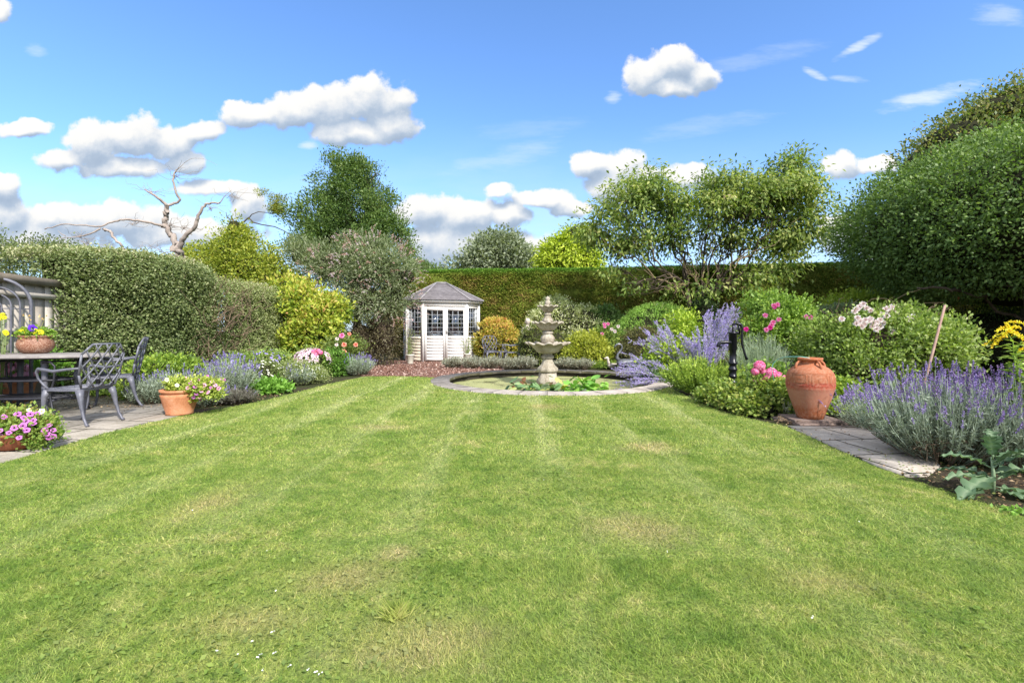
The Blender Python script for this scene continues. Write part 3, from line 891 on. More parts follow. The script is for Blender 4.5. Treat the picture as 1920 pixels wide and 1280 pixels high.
# ---- summerhouse
def summerhouse():
    ang = R(15); L = P(793, 678, 16.25)
    t = thing('summerhouse', 'small white octagonal wooden summerhouse with leaded windows and grey shingle roof', 'summerhouse', (L[0], L[1], 0), ang)
    # local frame: x along the front from the left door post, y into the building
    a, c = 1.50, .72; s = c * math.sqrt(.5)
    C = [(0, 0), (a, 0), (a + s, s), (a + s, s + a), (a, 2 * s + a), (0, 2 * s + a), (-s, s + a), (-s, s)]
    W, CR = M['white'], M['cream']
    glass = bpy.data.materials.new('window_glass'); glass.use_nodes = True
    N = NT(glass.node_tree); N.n.clear(); o = N.n.new('ShaderNodeOutputMaterial')
    gl = N.n.new('ShaderNodeBsdfGlossy'); gl.inputs['Roughness'].default_value = .03; gl.inputs[0].default_value = (.9, .95, 1, 1)
    tr = N.n.new('ShaderNodeBsdfTransparent'); tr.inputs[0].default_value = (.45, .48, .5, 1)
    fr = N.n.new('ShaderNodeFresnel'); fr.inputs[0].default_value = 1.5
    mx = N.n.new('ShaderNodeMixShader'); N.inp(mx.inputs[0], N.math('ADD', N.math('MULTIPLY', fr.outputs[0], .9), .10))
    N.l.new(tr.outputs[0], mx.inputs[1]); N.l.new(gl.outputs[0], mx.inputs[2]); N.l.new(mx.outputs[0], o.inputs[0])
    lead = surf('lead_bars', [(.42, .45, .50), (.60, .63, .68)], 8, .6)
    board = lambda mb, x0, x1, z0, z1, y, n: [mb.box(((x0 + x1) / 2, y - .004, z0 + (k + .5) * (z1 - z0) / n), (x1 - x0, .022, (z1 - z0) / n - .004), rx=-.07) for k in range(n)]
    H = 2.02
    def local(p, q):
        d = np.array(q) - np.array(p); l = np.linalg.norm(d); return math.atan2(d[1], d[0]), l
    def place(mb, name, mat, parent, p, rz, **kw):
        for i in range(len(mb.V)):
            v = mb.V[i]; cc, ss = math.cos(rz), math.sin(rz)
            x = v[:, 0] * cc - v[:, 1] * ss + p[0]; y = v[:, 0] * ss + v[:, 1] * cc + p[1]
            mb.V[i] = np.stack([x, y, v[:, 2]], 1)
        return mb.build(name, mat, parent, **kw)
    def window(x0, x1, z0, z1, nx, nz, p, rz, parent):
        mb = MB()
        for (cx, cz, w, h) in [((x0 + x1) / 2, z0 + .015, x1 - x0, .03), ((x0 + x1) / 2, z1 - .015, x1 - x0, .03), (x0 + .015, (z0 + z1) / 2, .03, z1 - z0 - .06), (x1 - .015, (z0 + z1) / 2, .03, z1 - z0 - .06)]:
            mb.box((cx, -.004, cz), (w, .05, h))
        w = place(mb, 'window', W, parent, p, rz)
        g = MB().box(((x0 + x1) / 2, .0, (z0 + z1) / 2), (x1 - x0 - .058, .006, z1 - z0 - .058)); place(g, 'pane', glass, w, p, rz)
        b = MB()
        for k in range(1, nx): b.box((x0 + .03 + (x1 - x0 - .06) * k / nx, -.007, (z0 + z1) / 2), (.009, .006, z1 - z0 - .06))
        for k in range(1, nz): b.box(((x0 + x1) / 2, -.009, z0 + .03 + (z1 - z0 - .06) * k / nz), (x1 - x0 - .06, .006, .009))
        place(b, 'lead_bars', lead, w, p, rz)
    for k in range(8):
        p, q = C[k], C[(k + 1) % 8]; rz, l = local(p, q)
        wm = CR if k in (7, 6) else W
        if k == 0: continue
        mb = MB(); board(mb, .05, l - .05, .03, .78, 0, 7); mb.box((l / 2, .02, .40), (l - .1, .02, .74))
        mb.box((l / 2, 0, .80), (l - .1, .07, .04))
        place(mb, 'wall', wm, t, p, rz)
        place(MB().box((l / 2, 0, 1.945), (l - .1, .05, .15)), 'frieze', wm, t, p, rz)
        if k in (1, 7, 2, 6):
            nw = 1 if l < 1 else 2
            for j in range(nw):
                x0 = .05 + j * (l - .1) / nw; window(x0, x0 + (l - .1) / nw, .82, 1.87, 4 if nw == 1 else 5, 6, p, rz, t)
        else:
            mb = MB(); mb.box((l / 2, .0, 1.35), (l - .1, .03, 1.06)); place(mb, 'back_wall', wm, t, p, rz)
    for k, p in enumerate(C):
        MB().box((p[0], p[1], H / 2), (.085, .085, H), rz=math.atan2(p[1] - a / 2 - s, p[0] - a / 2)).build('corner_post', W, t)
    # doors
    hd = MB().box((a / 2, .0, 1.945), (a - .08, .07, .15)).build('door_header', W, t)
    for j in range(2):
        x0 = .045 + j * (a - .09) / 2; x1 = x0 + (a - .09) / 2
        mb = MB(); st = .075
        mb.box((x0 + st / 2 + .003, -.015, .95), (st, .04, 1.82)); mb.box((x1 - st / 2 - .003, -.015, .95), (st, .04, 1.82))
        for z, h in ((1.80, .12), (.82, .10), (.09, .10)): mb.box(((x0 + x1) / 2, -.015, z), (x1 - x0 - 2 * st - .006, .036, h))
        board(mb, x0 + st + .003, x1 - st - .003, .14, .77, -.012, 6)
        mb.box(((x0 + x1) / 2, .005, .45), (x1 - x0 - 2 * st, .012, .64))
        d = mb.build('door', W, t)
        mb = MB(); xa, xb = x0 + st + .002, x1 - st - .002
        g = MB().box(((xa + xb) / 2, -.012, 1.305), (xb - xa, .006, .87)).build('pane', glass, d)
        b = MB()
        for k in range(1, 3): b.box((xa + (xb - xa) * k / 3, -.019, 1.305), (.010, .006, .87))
        for k in range(1, 6): b.box(((xa + xb) / 2, -.021, .87 + .87 * k / 6), (xb - xa, .006, .010))
        b.build('lead_bars', lead, d)
        if j == 1:
            hb = MB(); hb.box((x0 + .035, -.04, 1.0), (.03, .01, .12)); hb.tube([(x0 + .035, -.045, 1.0), (x0 + .035, -.075, 1.0), (x0 + .14, -.078, .995)], .009, 6); hb.build('handle', M['brass'], d)
    fl = MB().slab(C, .0, .045).build('floor', surf('floor_boards', [(.12, .09, .06), (.2, .16, .11)], 3, .8), t)
    # interior: a bench with pale cushions and a blind, seen through the glass
    MB().box((a / 2 + .1, a + .5, .45), (1.2, .4, .08)).build('inside_bench', surf('cushion', [(.30, .33, .38), (.45, .48, .52)], 5, .9), t)
    MB().box((a / 2, a + .80, 1.05), (.9, .05, .8)).build('inside_blind', surf('blind', [(.22, .25, .30), (.32, .35, .40)], 5, .9), t)
    # eaves and roof
    cx, cy = a / 2, s + a / 2
    ov = lambda f: [(cx + (x - cx) * f, cy + (y - cy) * f) for x, y in C]
    MB().slab(ov(1.10), 2.025, 2.095).build('eaves_board', W, t)
    roof_m, N, o = newmat('roof_shingles')
    tc = N.n.new('ShaderNodeTexCoord').outputs['Object']
    z = N.n.new('ShaderNodeSeparateXYZ'); N.l.new(tc, z.inputs[0])
    cr = N.math('FRACT', N.math('MULTIPLY', z.outputs[2], 16.0))
    n1 = N.noise(N.vm('MULTIPLY', tc, (9, 9, 30)), 1, 5, .7); n2 = N.noise(tc, 2.5, 4, .6)
    colr = N.ramp(N.math('ADD', N.math('MULTIPLY', n1, .6), N.math('MULTIPLY', n2, .4)), [(.35, (.09, .08, .085)), (.5, (.155, .14, .148)), (.65, (.23, .21, .22))])
    colr = N.mix(N.step(cr, .12, .0), colr, (.08, .07, .07))
    N.l.new(principled(N, colr, .85, 0, .3, N.math('ADD', cr, n1), .6, .012), o.inputs[0])
    ridge = [(cx - .16, cy), (cx + .20, cy)]
    O = ov(1.14); V = [(x, y, 2.10) for x, y in O] + [(ridge[0][0], ridge[0][1], 2.80), (ridge[1][0], ridge[1][1], 2.80)]
    T = []; Qf = []
    top = lambda x: 8 if x < cx else 9
    for k in range(8):
        k2 = (k + 1) % 8; A, Bt = top(O[k][0]), top(O[k2][0])
        if A == Bt: T.append((k, k2, A))
        else: Qf.append((k, k2, Bt, A))
    mb = MB(); mb.add(V, Qf, T)
    V2 = [(x, y, 2.098) for x, y in O]; mb.add(V2, None, [(0, i + 1, i) for i in range(1, 7)])
    rf = mb.build('roof', roof_m, t)
    hm = surf('hip_strip', [(.24, .225, .24), (.36, .34, .36)], 6, .8)
    mb = MB()
    for k in range(8):
        b_ = np.array((*O[k], 2.115)); tp = np.array((*ridge[top(O[k][0]) - 8], 2.815)); mb.tube([b_, tp], .024, 6)
    mb.tube([(*ridge[0], 2.815), (*ridge[1], 2.815)], .03, 6); mb.build('hip_strip', hm, rf)
    return t


summerhouse()


def small_pot(px, py, Y, name, label, plant_h, seed):
    c = P(px, py, Y); c[2] = .01
    t = thing('plant_pot', label, 'plant pot', c, 0, 'white pots by the summerhouse')
    MB().lathe([(.0, 0), (.085, 0), (.095, .02), (.125, .26), (.14, .27), (.14, .30), (.12, .30), (.11, .27), (0, .27)], n=28).build('pot', M['cream_pot'], t, smooth=False)
    mb = MB(); r = np.random.default_rng(seed)
    for k in range(9):
        p, ra = branch((r.normal() * .03, r.normal() * .03, .26), (r.normal() * .16, r.normal() * .12, .27 + plant_h * r.uniform(.5, 1)), .006, .003, 5, .1, seed + k); mb.tube(p, ra, 4, cap=False)
        m = 26; q = p[r.integers(1, 5, m)] + r.normal(size=(m, 3)) * .03
        leaf_quads(mb, q, r.normal(size=(m, 3)) + [0, 0, .4], r.normal(size=(m, 3)) + [0, 0, 1], r.uniform(.03, .06, m), .025, r.random(m), 0)
    mb.build('shrub_foliage', leafmat('pot_leaves_%d' % seed, [(.10, .14, .05), (.22, .27, .10), (.36, .36, .2)], .3), t)
    return t


small_pot(769, 681, 15.1, 'plant_pot', 'small cream pot with a thin twiggy climber, left of the summerhouse doors', .85, 3)
small_pot(876, 681, 15.7, 'plant_pot', 'small cream pot at the right corner of the summerhouse', .55, 4)


# ---- flower meshes shared by many blooms
def bloom_mesh(kind, cols, name):
    mb = MB(); r = np.random.default_rng(len(name) * 7 + 3)
    if kind == 'petunia':
        n = 15; th = np.linspace(0, 2 * np.pi, n, endpoint=False)
        rings = [(.08, -.25, 1.0), (.30, 0.0, .95), (.42, .05, .12), (1.0, .10, .35), (1.12, .02, .0)]
        V = []
        for k, (rr, z, c) in enumerate(rings):
            w = 1 + (.10 * np.cos(th * 5) if k > 2 else 0)
            V.append(np.stack([rr * w * np.cos(th), rr * w * np.sin(th), z + (.06 * np.cos(th * 5) if k > 2 else 0 * th)], 1))
        i = np.arange(4)[:, None] * n; j = np.arange(n)[None]; j2 = (j + 1) % n
        Q = np.stack([i + j, i + j2, i + n + j2, i + n + j], -1).reshape(-1, 4)
        mb.add(np.concatenate(V), Q, rnd=np.repeat([q[2] for q in rings], n))
    elif kind == 'rose':
        m = 26; a = np.arange(m) * 2.399; el = np.linspace(1.35, .05, m)
        ax = np.stack([np.cos(a) * np.cos(el), np.sin(a) * np.cos(el), np.sin(el)], 1)
        nm = np.tile([0, 0, 1.], (m, 1)) - ax * .3
        leaf_quads(mb, ax * .12 * [1, 1, 0], ax, nm, np.linspace(.6, 1.0, m), np.linspace(.55, .95, m), r.random(m) * .5 + np.linspace(0, .5, m), fold=-.25)
    elif kind == 'daisy':
        m = 16; a = np.linspace(0, 2 * np.pi, m, endpoint=False)
        ax = np.stack([np.cos(a), np.sin(a), .12 * np.sin(a * 3)], 1)
        leaf_quads(mb, ax * .15, ax, np.tile([0, 0, 1.], (m, 1)), .85, .34, .3 + .4 * r.random(m))
        mb.lathe([(.0, .10), (.18, .08), (.24, .0)], n=10, rnd=1.0)
    elif kind == 'cluster':   # rounded head of many small florets
        m = 150; d = unit(r.normal(size=(m, 3))); d[:, 2] = np.abs(d[:, 2]) * 1.1 - .15
        for s in range(4):
            a = r.normal(size=(m, 3)); leaf_quads(mb, d * .82, a - d * (a * d).sum(1)[:, None], d, .21, .19, r.random(m))
        core(mb, [(0, 0, 0, .75, .75, .62)], 1.0, .05, mat=0, zmin=-.2, nu=12, nv=8)
    m_ = leafmat(name + '_petals', cols, .25, .55, .2, tint=(1, .95, 1))
    o = mb.build('flower', m_, None, smooth=kind == 'petunia')
    COL.objects.unlink(o)
    return o.data


def bloom(mesh, parent, loc, size, face, seed=0, name='flower'):
    o = bpy.data.objects.new(name, mesh); COL.objects.link(o); o.parent = parent
    o.location = tuple(float(q) for q in loc)
    q = Vector([float(x) for x in face]).to_track_quat('Z', 'Y')
    o.rotation_mode = 'QUATERNION'; o.rotation_quaternion = q @ Matrix.Rotation(seed * 1.7, 4, 'Z').to_quaternion()
    o.scale = (size,) * 3
    return o


BM = {
    'petunia': bloom_mesh('petunia', [(0, (.42, .14, .40)), (.2, (.36, .07, .33)), (.4, (.55, .28, .53)), (.95, (.05, .006, .05)), (1, (.03, .004, .03))], 'petunia'),
    'petunia_pink': bloom_mesh('petunia', [(0, (.80, .52, .62)), (.2, (.74, .22, .40)), (.4, (.78, .46, .58)), (.95, (.14, .01, .06)), (1, (.10, .01, .05))], 'petunia_pink'),
    'petunia_cream': bloom_mesh('petunia', [(0, (.80, .78, .46)), (.5, (.78, .76, .40)), (1, (.5, .5, .12))], 'petunia_cream'),
    'rose_pink': bloom_mesh('rose', [(.60, .08, .26), (.74, .22, .42), (.80, .42, .58)], 'rose_pink'),
    'rose_coral': bloom_mesh('rose', [(.60, .10, .08), (.76, .28, .2), (.85, .5, .38)], 'rose_coral'),
    'rose_white': bloom_mesh('rose', [(.48, .33, .30), (.70, .60, .57), (.80, .77, .74)], 'rose_white'),
    'rose_magenta': bloom_mesh('rose', [(.42, .015, .18), (.60, .03, .28), (.70, .12, .38)], 'rose_magenta'),
    'daisy_yellow': bloom_mesh('daisy', [(0, (.75, .42, .01)), (.5, (.85, .62, .02)), (.95, (.9, .55, .02)), (1, (.35, .15, .02))], 'daisy_yellow'),
    'daisy_purple': bloom_mesh('petunia', [(0, (.08, .02, .34)), (.4, (.11, .03, .42)), (1, (.02, .005, .08))], 'pansy_purple'),
    'hydrangea': bloom_mesh('cluster', [(.52, .16, .34), (.72, .34, .54), (.84, .58, .72)], 'hydrangea'),
    'geranium_pink': bloom_mesh('cluster', [(.62, .06, .20), (.80, .16, .34), (.88, .45, .55)], 'geranium_pink'),
}
TOCAM = lambda p: unit(np.array([0, 0, CH]) - np.array(p, float))


def trailing_pot(name, label, loc, pot_prof, pot_mat, canopy, leafcols, flowers, seed, size=.03, group='terracotta pots of petunias'):
    t = thing('flower_pot', label, 'flower pot', loc, 0, group)
    MB().lathe(pot_prof, n=40).build('pot', pot_mat, t, smooth=True)
    mb = MB(); foliage(mb, canopy, 5200, .035, .02, per=12, clump=.03, depth=.6, seed=seed, zmin=-.01, hi=.1)
    core(mb, canopy, .6, seed=seed)
    mb.build('foliage', [leafmat('pot_foliage_%d' % seed, leafcols, .35), M['core']], t)
    r = np.random.default_rng(seed)
    for k, (kind, x, y, z) in enumerate(flowers):
        w = np.array([x, y, z]) + np.array(loc)
        f = TOCAM(w) * .8 + r.normal(size=3) * .35 + [0, 0, .35]
        bloom(BM[kind], t, (x, y, z), size * r.uniform(.85, 1.15), f, k)
    return t


def surface_flowers(canopy, px_list, loc, kind_fn, seed):
    """turn photo positions of blooms into points on the near side of a canopy"""
    r = np.random.default_rng(seed); out = []
    loc = np.array(loc, float)
    for k, (px, py) in enumerate(px_list):
        d = unit(P(px, py, 1.0) - np.array([0, 0, CH])); o = np.array([0, 0, CH]); best = None
        for b in canopy:
            c = np.array(b[:3]) + loc; R3 = np.array(b[3:6])
            A = ((d / R3) ** 2).sum(); Bq = 2 * (((o - c) / R3) * (d / R3)).sum(); Cq = (((o - c) / R3) ** 2).sum() - 1
            D = Bq * Bq - 4 * A * Cq
            if D > 0:
                s = (-Bq - math.sqrt(D)) / (2 * A)
                if best is None or s < best: best = s
        if best is None: best = (np.linalg.norm(loc[:2] - o[:2]) - .05) / np.linalg.norm(d[:2])
        p = o + d * (best - .012) - loc
        out.append((kind_fn(k), *p))
    return out


# wide low bowl of purple petunias in the near left corner
loc = P(35, 843, 4.25); loc[2] = .014
canopy = [(0, 0, .20, .26, .22, .15), (-.12, -.02, .19, .22, .2, .14), (.15, -.02, .17, .17, .18, .13), (.24, -.02, .11, .10, .12, .10)]
fl = [(148, 790), (163, 795), (139, 800), (45, 783), (43, 798), (27, 802), (17, 811), (36, 820), (0, 807), (57, 776), (33, 776), (0, 818), (88, 813), (100, 806), (92, 820), (100, 817), (8, 781), (62, 788), (50, 806), (84, 806), (92, 797), (70, 775)]
fl = [(p if p[0] < 110 else (p[0] - 100, p[1])) for p in fl]
F = surface_flowers(canopy, fl, loc, lambda k: 'petunia', 3) + surface_flowers(canopy, [(78, 771), (55, 768)], loc, lambda k: 'petunia_cream', 3)
trailing_pot('flower_pot', 'wide low terracotta bowl overflowing with purple petunias at the corner of the patio', loc,
             [(0, 0), (.12, 0), (.16, .02), (.21, .09), (.225, .13), (.235, .135), (.235, .155), (.21, .155), (.20, .12), (0, .12)], M['terra_dark'], canopy,
             [(.06, .11, .02), (.13, .22, .04), (.24, .30, .07), (.30, .20, .08)], F, 61, .021)

# tall terracotta pot at the lawn edge with pink petunias
loc = P(337, 777, 5.98); loc[2] = .014
canopy = [(.02, 0, .36, .13, .12, .07), (.24, .0, .32, .17, .14, .13), (.36, .02, .30, .13, .12, .11), (-.09, 0, .38, .08, .08, .06)]
fl = [(348, 709), (358, 718), (372, 712), (388, 705), (398, 716), (412, 711), (352, 727), (366, 725), (383, 722), (396, 727), (377, 733), (345, 745), (353, 748), (363, 744), (374, 745), (368, 738), (390, 735), (343, 738), (404, 722), (420, 712), (410, 728), (375, 748)]
F = surface_flowers(canopy, fl, loc, lambda k: ['petunia_pink', 'petunia'][k % 2], 4) + surface_flowers(canopy, [(313, 712), (332, 722), (322, 716)], loc, lambda k: 'petunia_cream', 3)
trailing_pot('flower_pot', 'terracotta pot with pink and purple petunias trailing right, on the patio tip beside the lawn', loc,
             [(0, 0), (.135, 0), (.15, .01), (.145, .025), (.175, .12), (.20, .22), (.208, .252), (.186, .262), (.186, .272), (.212, .280), (.214, .31), (.19, .31), (.18, .28), (0, .28)], M['terra'], canopy,
             [(.10, .16, .03), (.22, .30, .05), (.36, .40, .08), (.42, .42, .14)], F, 62, .022)

# speckled bowl on the table
loc = P(67, 664, 6.55); loc[2] = .742
canopy = [(0, 0, .26, .16, .14, .06)]
F = [('daisy_yellow', -.10, -.10, .32), ('daisy_yellow', -.06, -.12, .30), ('daisy_yellow', -.13, -.08, .29), ('daisy_yellow', .10, -.11, .30), ('daisy_yellow', .14, -.08, .29), ('daisy_purple', .05, -.10, .345), ('daisy_purple', .08, -.12, .34), ('daisy_yellow', -.02, -.12, .30)]
t = trailing_pot('flower_pot', 'round speckled brown bowl of yellow and violet flowers standing on the patio table', loc,
                 [(0, 0), (.11, 0), (.15, .02), (.19, .08), (.195, .13), (.175, .19), (.165, .215), (.18, .225), (.185, .245), (.165, .245), (.15, .22), (0, .22)], M['terra_glaze'], canopy,
                 [(.08, .16, .02), (.16, .28, .04), (.3, .36, .06)], F, 63, .045, 'pots of flowers on the patio')
mb = MB(); r = np.random.default_rng(9)
for k in range(6):
    p, ra = branch((r.normal() * .05, r.normal() * .05, .24), (r.uniform(-.12, .1), r.normal() * .06, r.uniform(.42, .55)), .003, .0015, 4, .1, k); mb.tube(p, ra, 4, cap=False)
    leaf_quads(mb, np.repeat(p[-1:], 6, 0), r.normal(size=(6, 3)), r.normal(size=(6, 3)), .022, .014, np.full(6, 1.))
mb.build('flower_stalks', leafmat('stalks_orange', [(.12, .2, .04), (.3, .3, .05), (.62, .42, .16)], .2), t)

# hydrangea pot behind the trolley
loc = P(18, 765, 6.95); loc[2] = .014
canopy = [(0, 0, .50, .30, .26, .20), (.1, 0, .42, .2, .2, .15)]
t = thing('flower_pot', 'orange terracotta tub of pink mophead hydrangea behind the patio table', 'flower pot', loc, 0, 'pots of flowers on the patio')
MB().lathe([(0, 0), (.19, 0), (.26, .16), (.28, .26), (.30, .27), (.30, .31), (.27, .31), (.26, .27), (0, .27)], n=40).build('pot', M['terra'], t, smooth=True)
mb = MB(); foliage(mb, canopy, 3000, .08, .05, per=8, clump=.04, depth=.5, seed=64); core(mb, canopy, .7)
mb.build('foliage', [leafmat('hydrangea_leaf', [(.05, .13, .02), (.13, .26, .04), (.28, .40, .07)], .35), M['core']], t)
for k, (px, py) in enumerate([(22, 693), (38, 683), (52, 690), (10, 700), (45, 702), (30, 704), (62, 698), (58, 710), (38, 727), (45, 733), (3, 690), (12, 684)]):
    q = surface_flowers(canopy, [(px, py)], loc, lambda k: 'hydrangea', 1)[0]
    bloom(BM['hydrangea'], t, q[1:], .075, TOCAM(np.array(q[1:]) + loc) + [0, 0, .5], k)


# ---- arched metal trellis and fence on the left
t = thing('arched_trellis', 'tall grey metal arched trellis with nested hoops against the wooden fence', 'trellis', (-7.14, 6.62, 0), R(40))
for j, (w, top, rr) in enumerate([(.36, 1.78, .022), (.25, 1.66, .012), (.16, 1.56, .012), (.07, 1.45, .010)]):
    a_ = np.linspace(0, np.pi, 17); zs = top - w
    pts = [(w, 0, 0.0), (w, 0, zs * .5)] + [(w * math.cos(q), 0, zs + w * math.sin(q)) for q in a_] + [(-w, 0, zs * .5), (-w, 0, 0.0)]
    MB().tube(pts, rr, 8).build('hoop', M['metal'], t, smooth=True)
for z in (.4, .72, 1.04, 1.36): MB().tube([(-.35, .006, z), (.35, .006, z)], .008, 6).build('cross_bar', M['metal'], t)


def fence():
    m, N, o = newmat('fence_boards')
    tc = N.n.new('ShaderNodeTexCoord').outputs['Object']
    at = N.n.new('ShaderNodeAttribute'); at.attribute_name = 'rnd'
    n1 = N.noise(N.vm('MULTIPLY', tc, (30, 10, 1.5)), 1, 8, .8); n2 = N.noise(tc, 3, 4, .6)
    f = N.math('ADD', N.math('MULTIPLY', n1, .25), N.math('ADD', N.math('MULTIPLY', n2, .5), N.math('MULTIPLY', at.outputs['Fac'], .25)))
    c = N.ramp(f, [(.33, (.25, .22, .185)), (.5, (.40, .36, .315)), (.65, (.52, .475, .425))])
    N.l.new(principled(N, c, .9, 0, .2, n1, .3, .002), o.inputs[0])
    p0 = np.array([-6.95, 5.6]); p1 = np.array([-7.45, 8.4]); d = unit(p1 - p0); L = np.linalg.norm(p1 - p0); rz = math.atan2(d[1], d[0])
    t = thing('wooden_fence', 'pale grey weathered close-board fence with capping rail behind the patio', 'fence', (p0[0], p0[1], 0), rz)
    r = np.random.default_rng(1)
    n = int(L / .19)
    for k in range(n):
        MB().box((.10 + k * .19, 0, .91), (.187, .018, 1.74), rz=0, rnd=r.random()).build('board', m, t)
    wm = surf('fence_rail', [(.12, .10, .075), (.22, .185, .145)], 6, .9, 0, .6, 50, .004)
    for z in (.35, 1.05, 1.58): MB().box((L / 2, -.035, z), (L, .045, .075)).build('rail', m, t)
    MB().box((L / 2, -.025, 1.80), (L, .11, .115)).build('capping_rail', wm, t)
    for k in range(2): MB().box((.3 + k * 1.9, .06, .9), (.1, .1, 1.8)).build('post', wm, t)
    return t


fence()


# ---- urn
def urn():
    c = P(1519, 783, 5.45); c[2] = 0; Y = c[1]
    pl = thing('stone_plinth', 'low stack of dark flat stone slabs under the terracotta urn', 'stone plinth', (c[0] + .02, c[1] + .05, 0))
    sm = surf('plinth_stone', [(.11, .075, .065), (.20, .145, .125), (.28, .22, .19)], 6, .9, 0, .8, 50, .006)
    rr = np.random.default_rng(8)
    for k, (w, z0, z1, rz) in enumerate([(.60, .0, .034, .1), (.52, .036, .062, -.06)]):
        pts = [(w / 2 * (sx * (1 + rr.normal() * .03)), w / 2 * .8 * (sy * (1 + rr.normal() * .03))) for sx, sy in [(-1, -1), (0, -1.03), (1, -1), (1.02, 0), (1, 1), (-1, 1)]]
        o = MB().slab(pts, z0, z1).build('slab', sm, pl, bevel=.006); o.rotation_euler = (0, 0, rz)
    m, N, o = newmat('urn_terracotta')
    tc = N.n.new('ShaderNodeTexCoord').outputs['Object']
    z = N.n.new('ShaderNodeSeparateXYZ'); N.l.new(tc, z.inputs[0])
    n1 = N.noise(tc, 6, 6, .65); n2 = N.noise(tc, 30, 6, .7); n3 = N.noise(tc, 90, 4, .7)
    zz = N.math('ADD', z.outputs[2], N.math('MULTIPLY', N.math('SUBTRACT', n1, .5), .09))
    base = N.ramp(zz, [(0.0, (.36, .155, .075)), (.12, (.40, .16, .085)), (.17, (.48, .25, .18)), (.33, (.54, .29, .23)), (.385, (.46, .125, .085)), (.42, (.38, .10, .075)), (.44, (.40, .17, .095)), (.60, (.44, .20, .12)), (.70, (.50, .20, .10))])
    base.node.color_ramp.interpolation = 'LINEAR'
    c1 = N.mix(N.math('MULTIPLY', N.step(n2, .44, .62), .5), base, (.54, .36, .28))
    c1 = N.mix(N.math('MULTIPLY', N.step(n1, .55, .68), .4), c1, (.20, .11, .075))
    c1 = N.mix(N.math('MULTIPLY', N.step(n3, .58, .70), .35), c1, (.22, .12, .08))
    c1 = N.mix(1.0, c1, (.80, .62, .52), 'MULTIPLY')
    N.l.new(principled(N, c1, .82, 0, .25, N.math('ADD', n2, n3), .5, .004), o.inputs[0])
    t = thing('terracotta_urn', 'large weathered terracotta urn with small loop handles and a key pattern round its shoulder', 'urn', (c[0], c[1], .063)); t.scale = (.83, .83, .95)
    k = 1.0; prof = [(0, 0), (.150, 0), (.160, .006), (.172, .042), (.213, .15), (.253, .259), (.284, .365), (.288, .372), (.290, .385), (.2935, .42), (.294, .455), (.290, .50), (.277, .55), (.250, .592), (.212, .622), (.160, .648), (.120, .665), (.112, .69), (.125, .71), (.150, .715), (.152, .742), (.130, .745), (.110, .70), (.10, .64), (.0, .62)]
    s = .966
    prof = [(r_ * 1.0, z_ * s) for r_, z_ in prof]
    MB().lathe(prof, n=64).build('body', m, t, smooth=True)
    rad = lambda z_: np.interp(z_, [q[1] for q in prof[2:17]], [q[0] for q in prof[2:17]])
    mb = MB()
    def rel(path, w=.0042):
        th = np.array([q[0] for q in path]); zz = np.array([q[1] for q in path])
        pts = []
        for i in range(len(path) - 1):
            for u in np.linspace(0, 1, 7, endpoint=False): pts.append((th[i] + (th[i + 1] - th[i]) * u, zz[i] + (zz[i + 1] - zz[i]) * u))
        pts.append(path[-1])
        mb.tube([(rad(z_) * math.cos(a), rad(z_) * math.sin(a), z_) for a, z_ in pts], w, 5)
    z0, z1 = .405, .53
    for z_ in (z0 - .012, z1 + .014): rel([(a, z_) for a in np.linspace(0, 2 * np.pi, 40)], .0038)
    n = 7
    for j in range(n):
        a0 = j * 2 * np.pi / n - .25; da = 2 * np.pi / n
        u = lambda x: a0 + x * da
        v = lambda y: z0 + (z1 - z0) * y
        rel([(u(0), v(0)), (u(0), v(1)), (u(.72), v(1)), (u(.72), v(.28)), (u(.30), v(.28)), (u(.30), v(.66)), (u(.50), v(.66))])
        rel([(u(0), v(0)), (u(.88), v(0)), (u(.88), v(1))])
    mb.build('key_pattern', m, t, smooth=True)
    for j in range(4):
        a = R(-90 + 4) + j * np.pi / 2; ca, sa = math.cos(a), math.sin(a)
        pts = [(.105, .668), (.135, .678), (.165, .672), (.192, .650), (.208, .615), (.212, .585)]
        MB().tube([(r_ * ca, r_ * sa, z_) for r_, z_ in pts], [.012, .013, .014, .016, .018, .014], 8).build('handle', m, t, smooth=True)
    # thin hose resting on the rim
    hm, N, o2 = newmat('hose_plastic'); N.l.new(principled(N, (.22, .52, .44), .35, 0, .5), o2.inputs[0])
    h = [P(1518, 671, 5.42), P(1500, 668.5, 5.46), P(1475, 668.5, 5.7), P(1458, 673, 5.95), P(1449, 682, 6.0), P(1447, 692, 6.02), P(1449, 702, 6.05), P(1455, 730, 6.1)]
    hp = np.array(h); tt_ = np.linspace(0, len(hp) - 1, 40); hp2 = np.stack([np.interp(tt_, range(len(hp)), hp[:, i]) for i in range(3)], 1)
    for _ in range(3): hp2[1:-1] = (hp2[:-2] + 2 * hp2[1:-1] + hp2[2:]) / 4
    mb = MB(); mb.tube(hp2, .0055, 6); tag(mb.build('garden_hose', hm, None, smooth=True), 'thin pale green hose looping over the rim of the terracotta urn', 'hose')


urn()


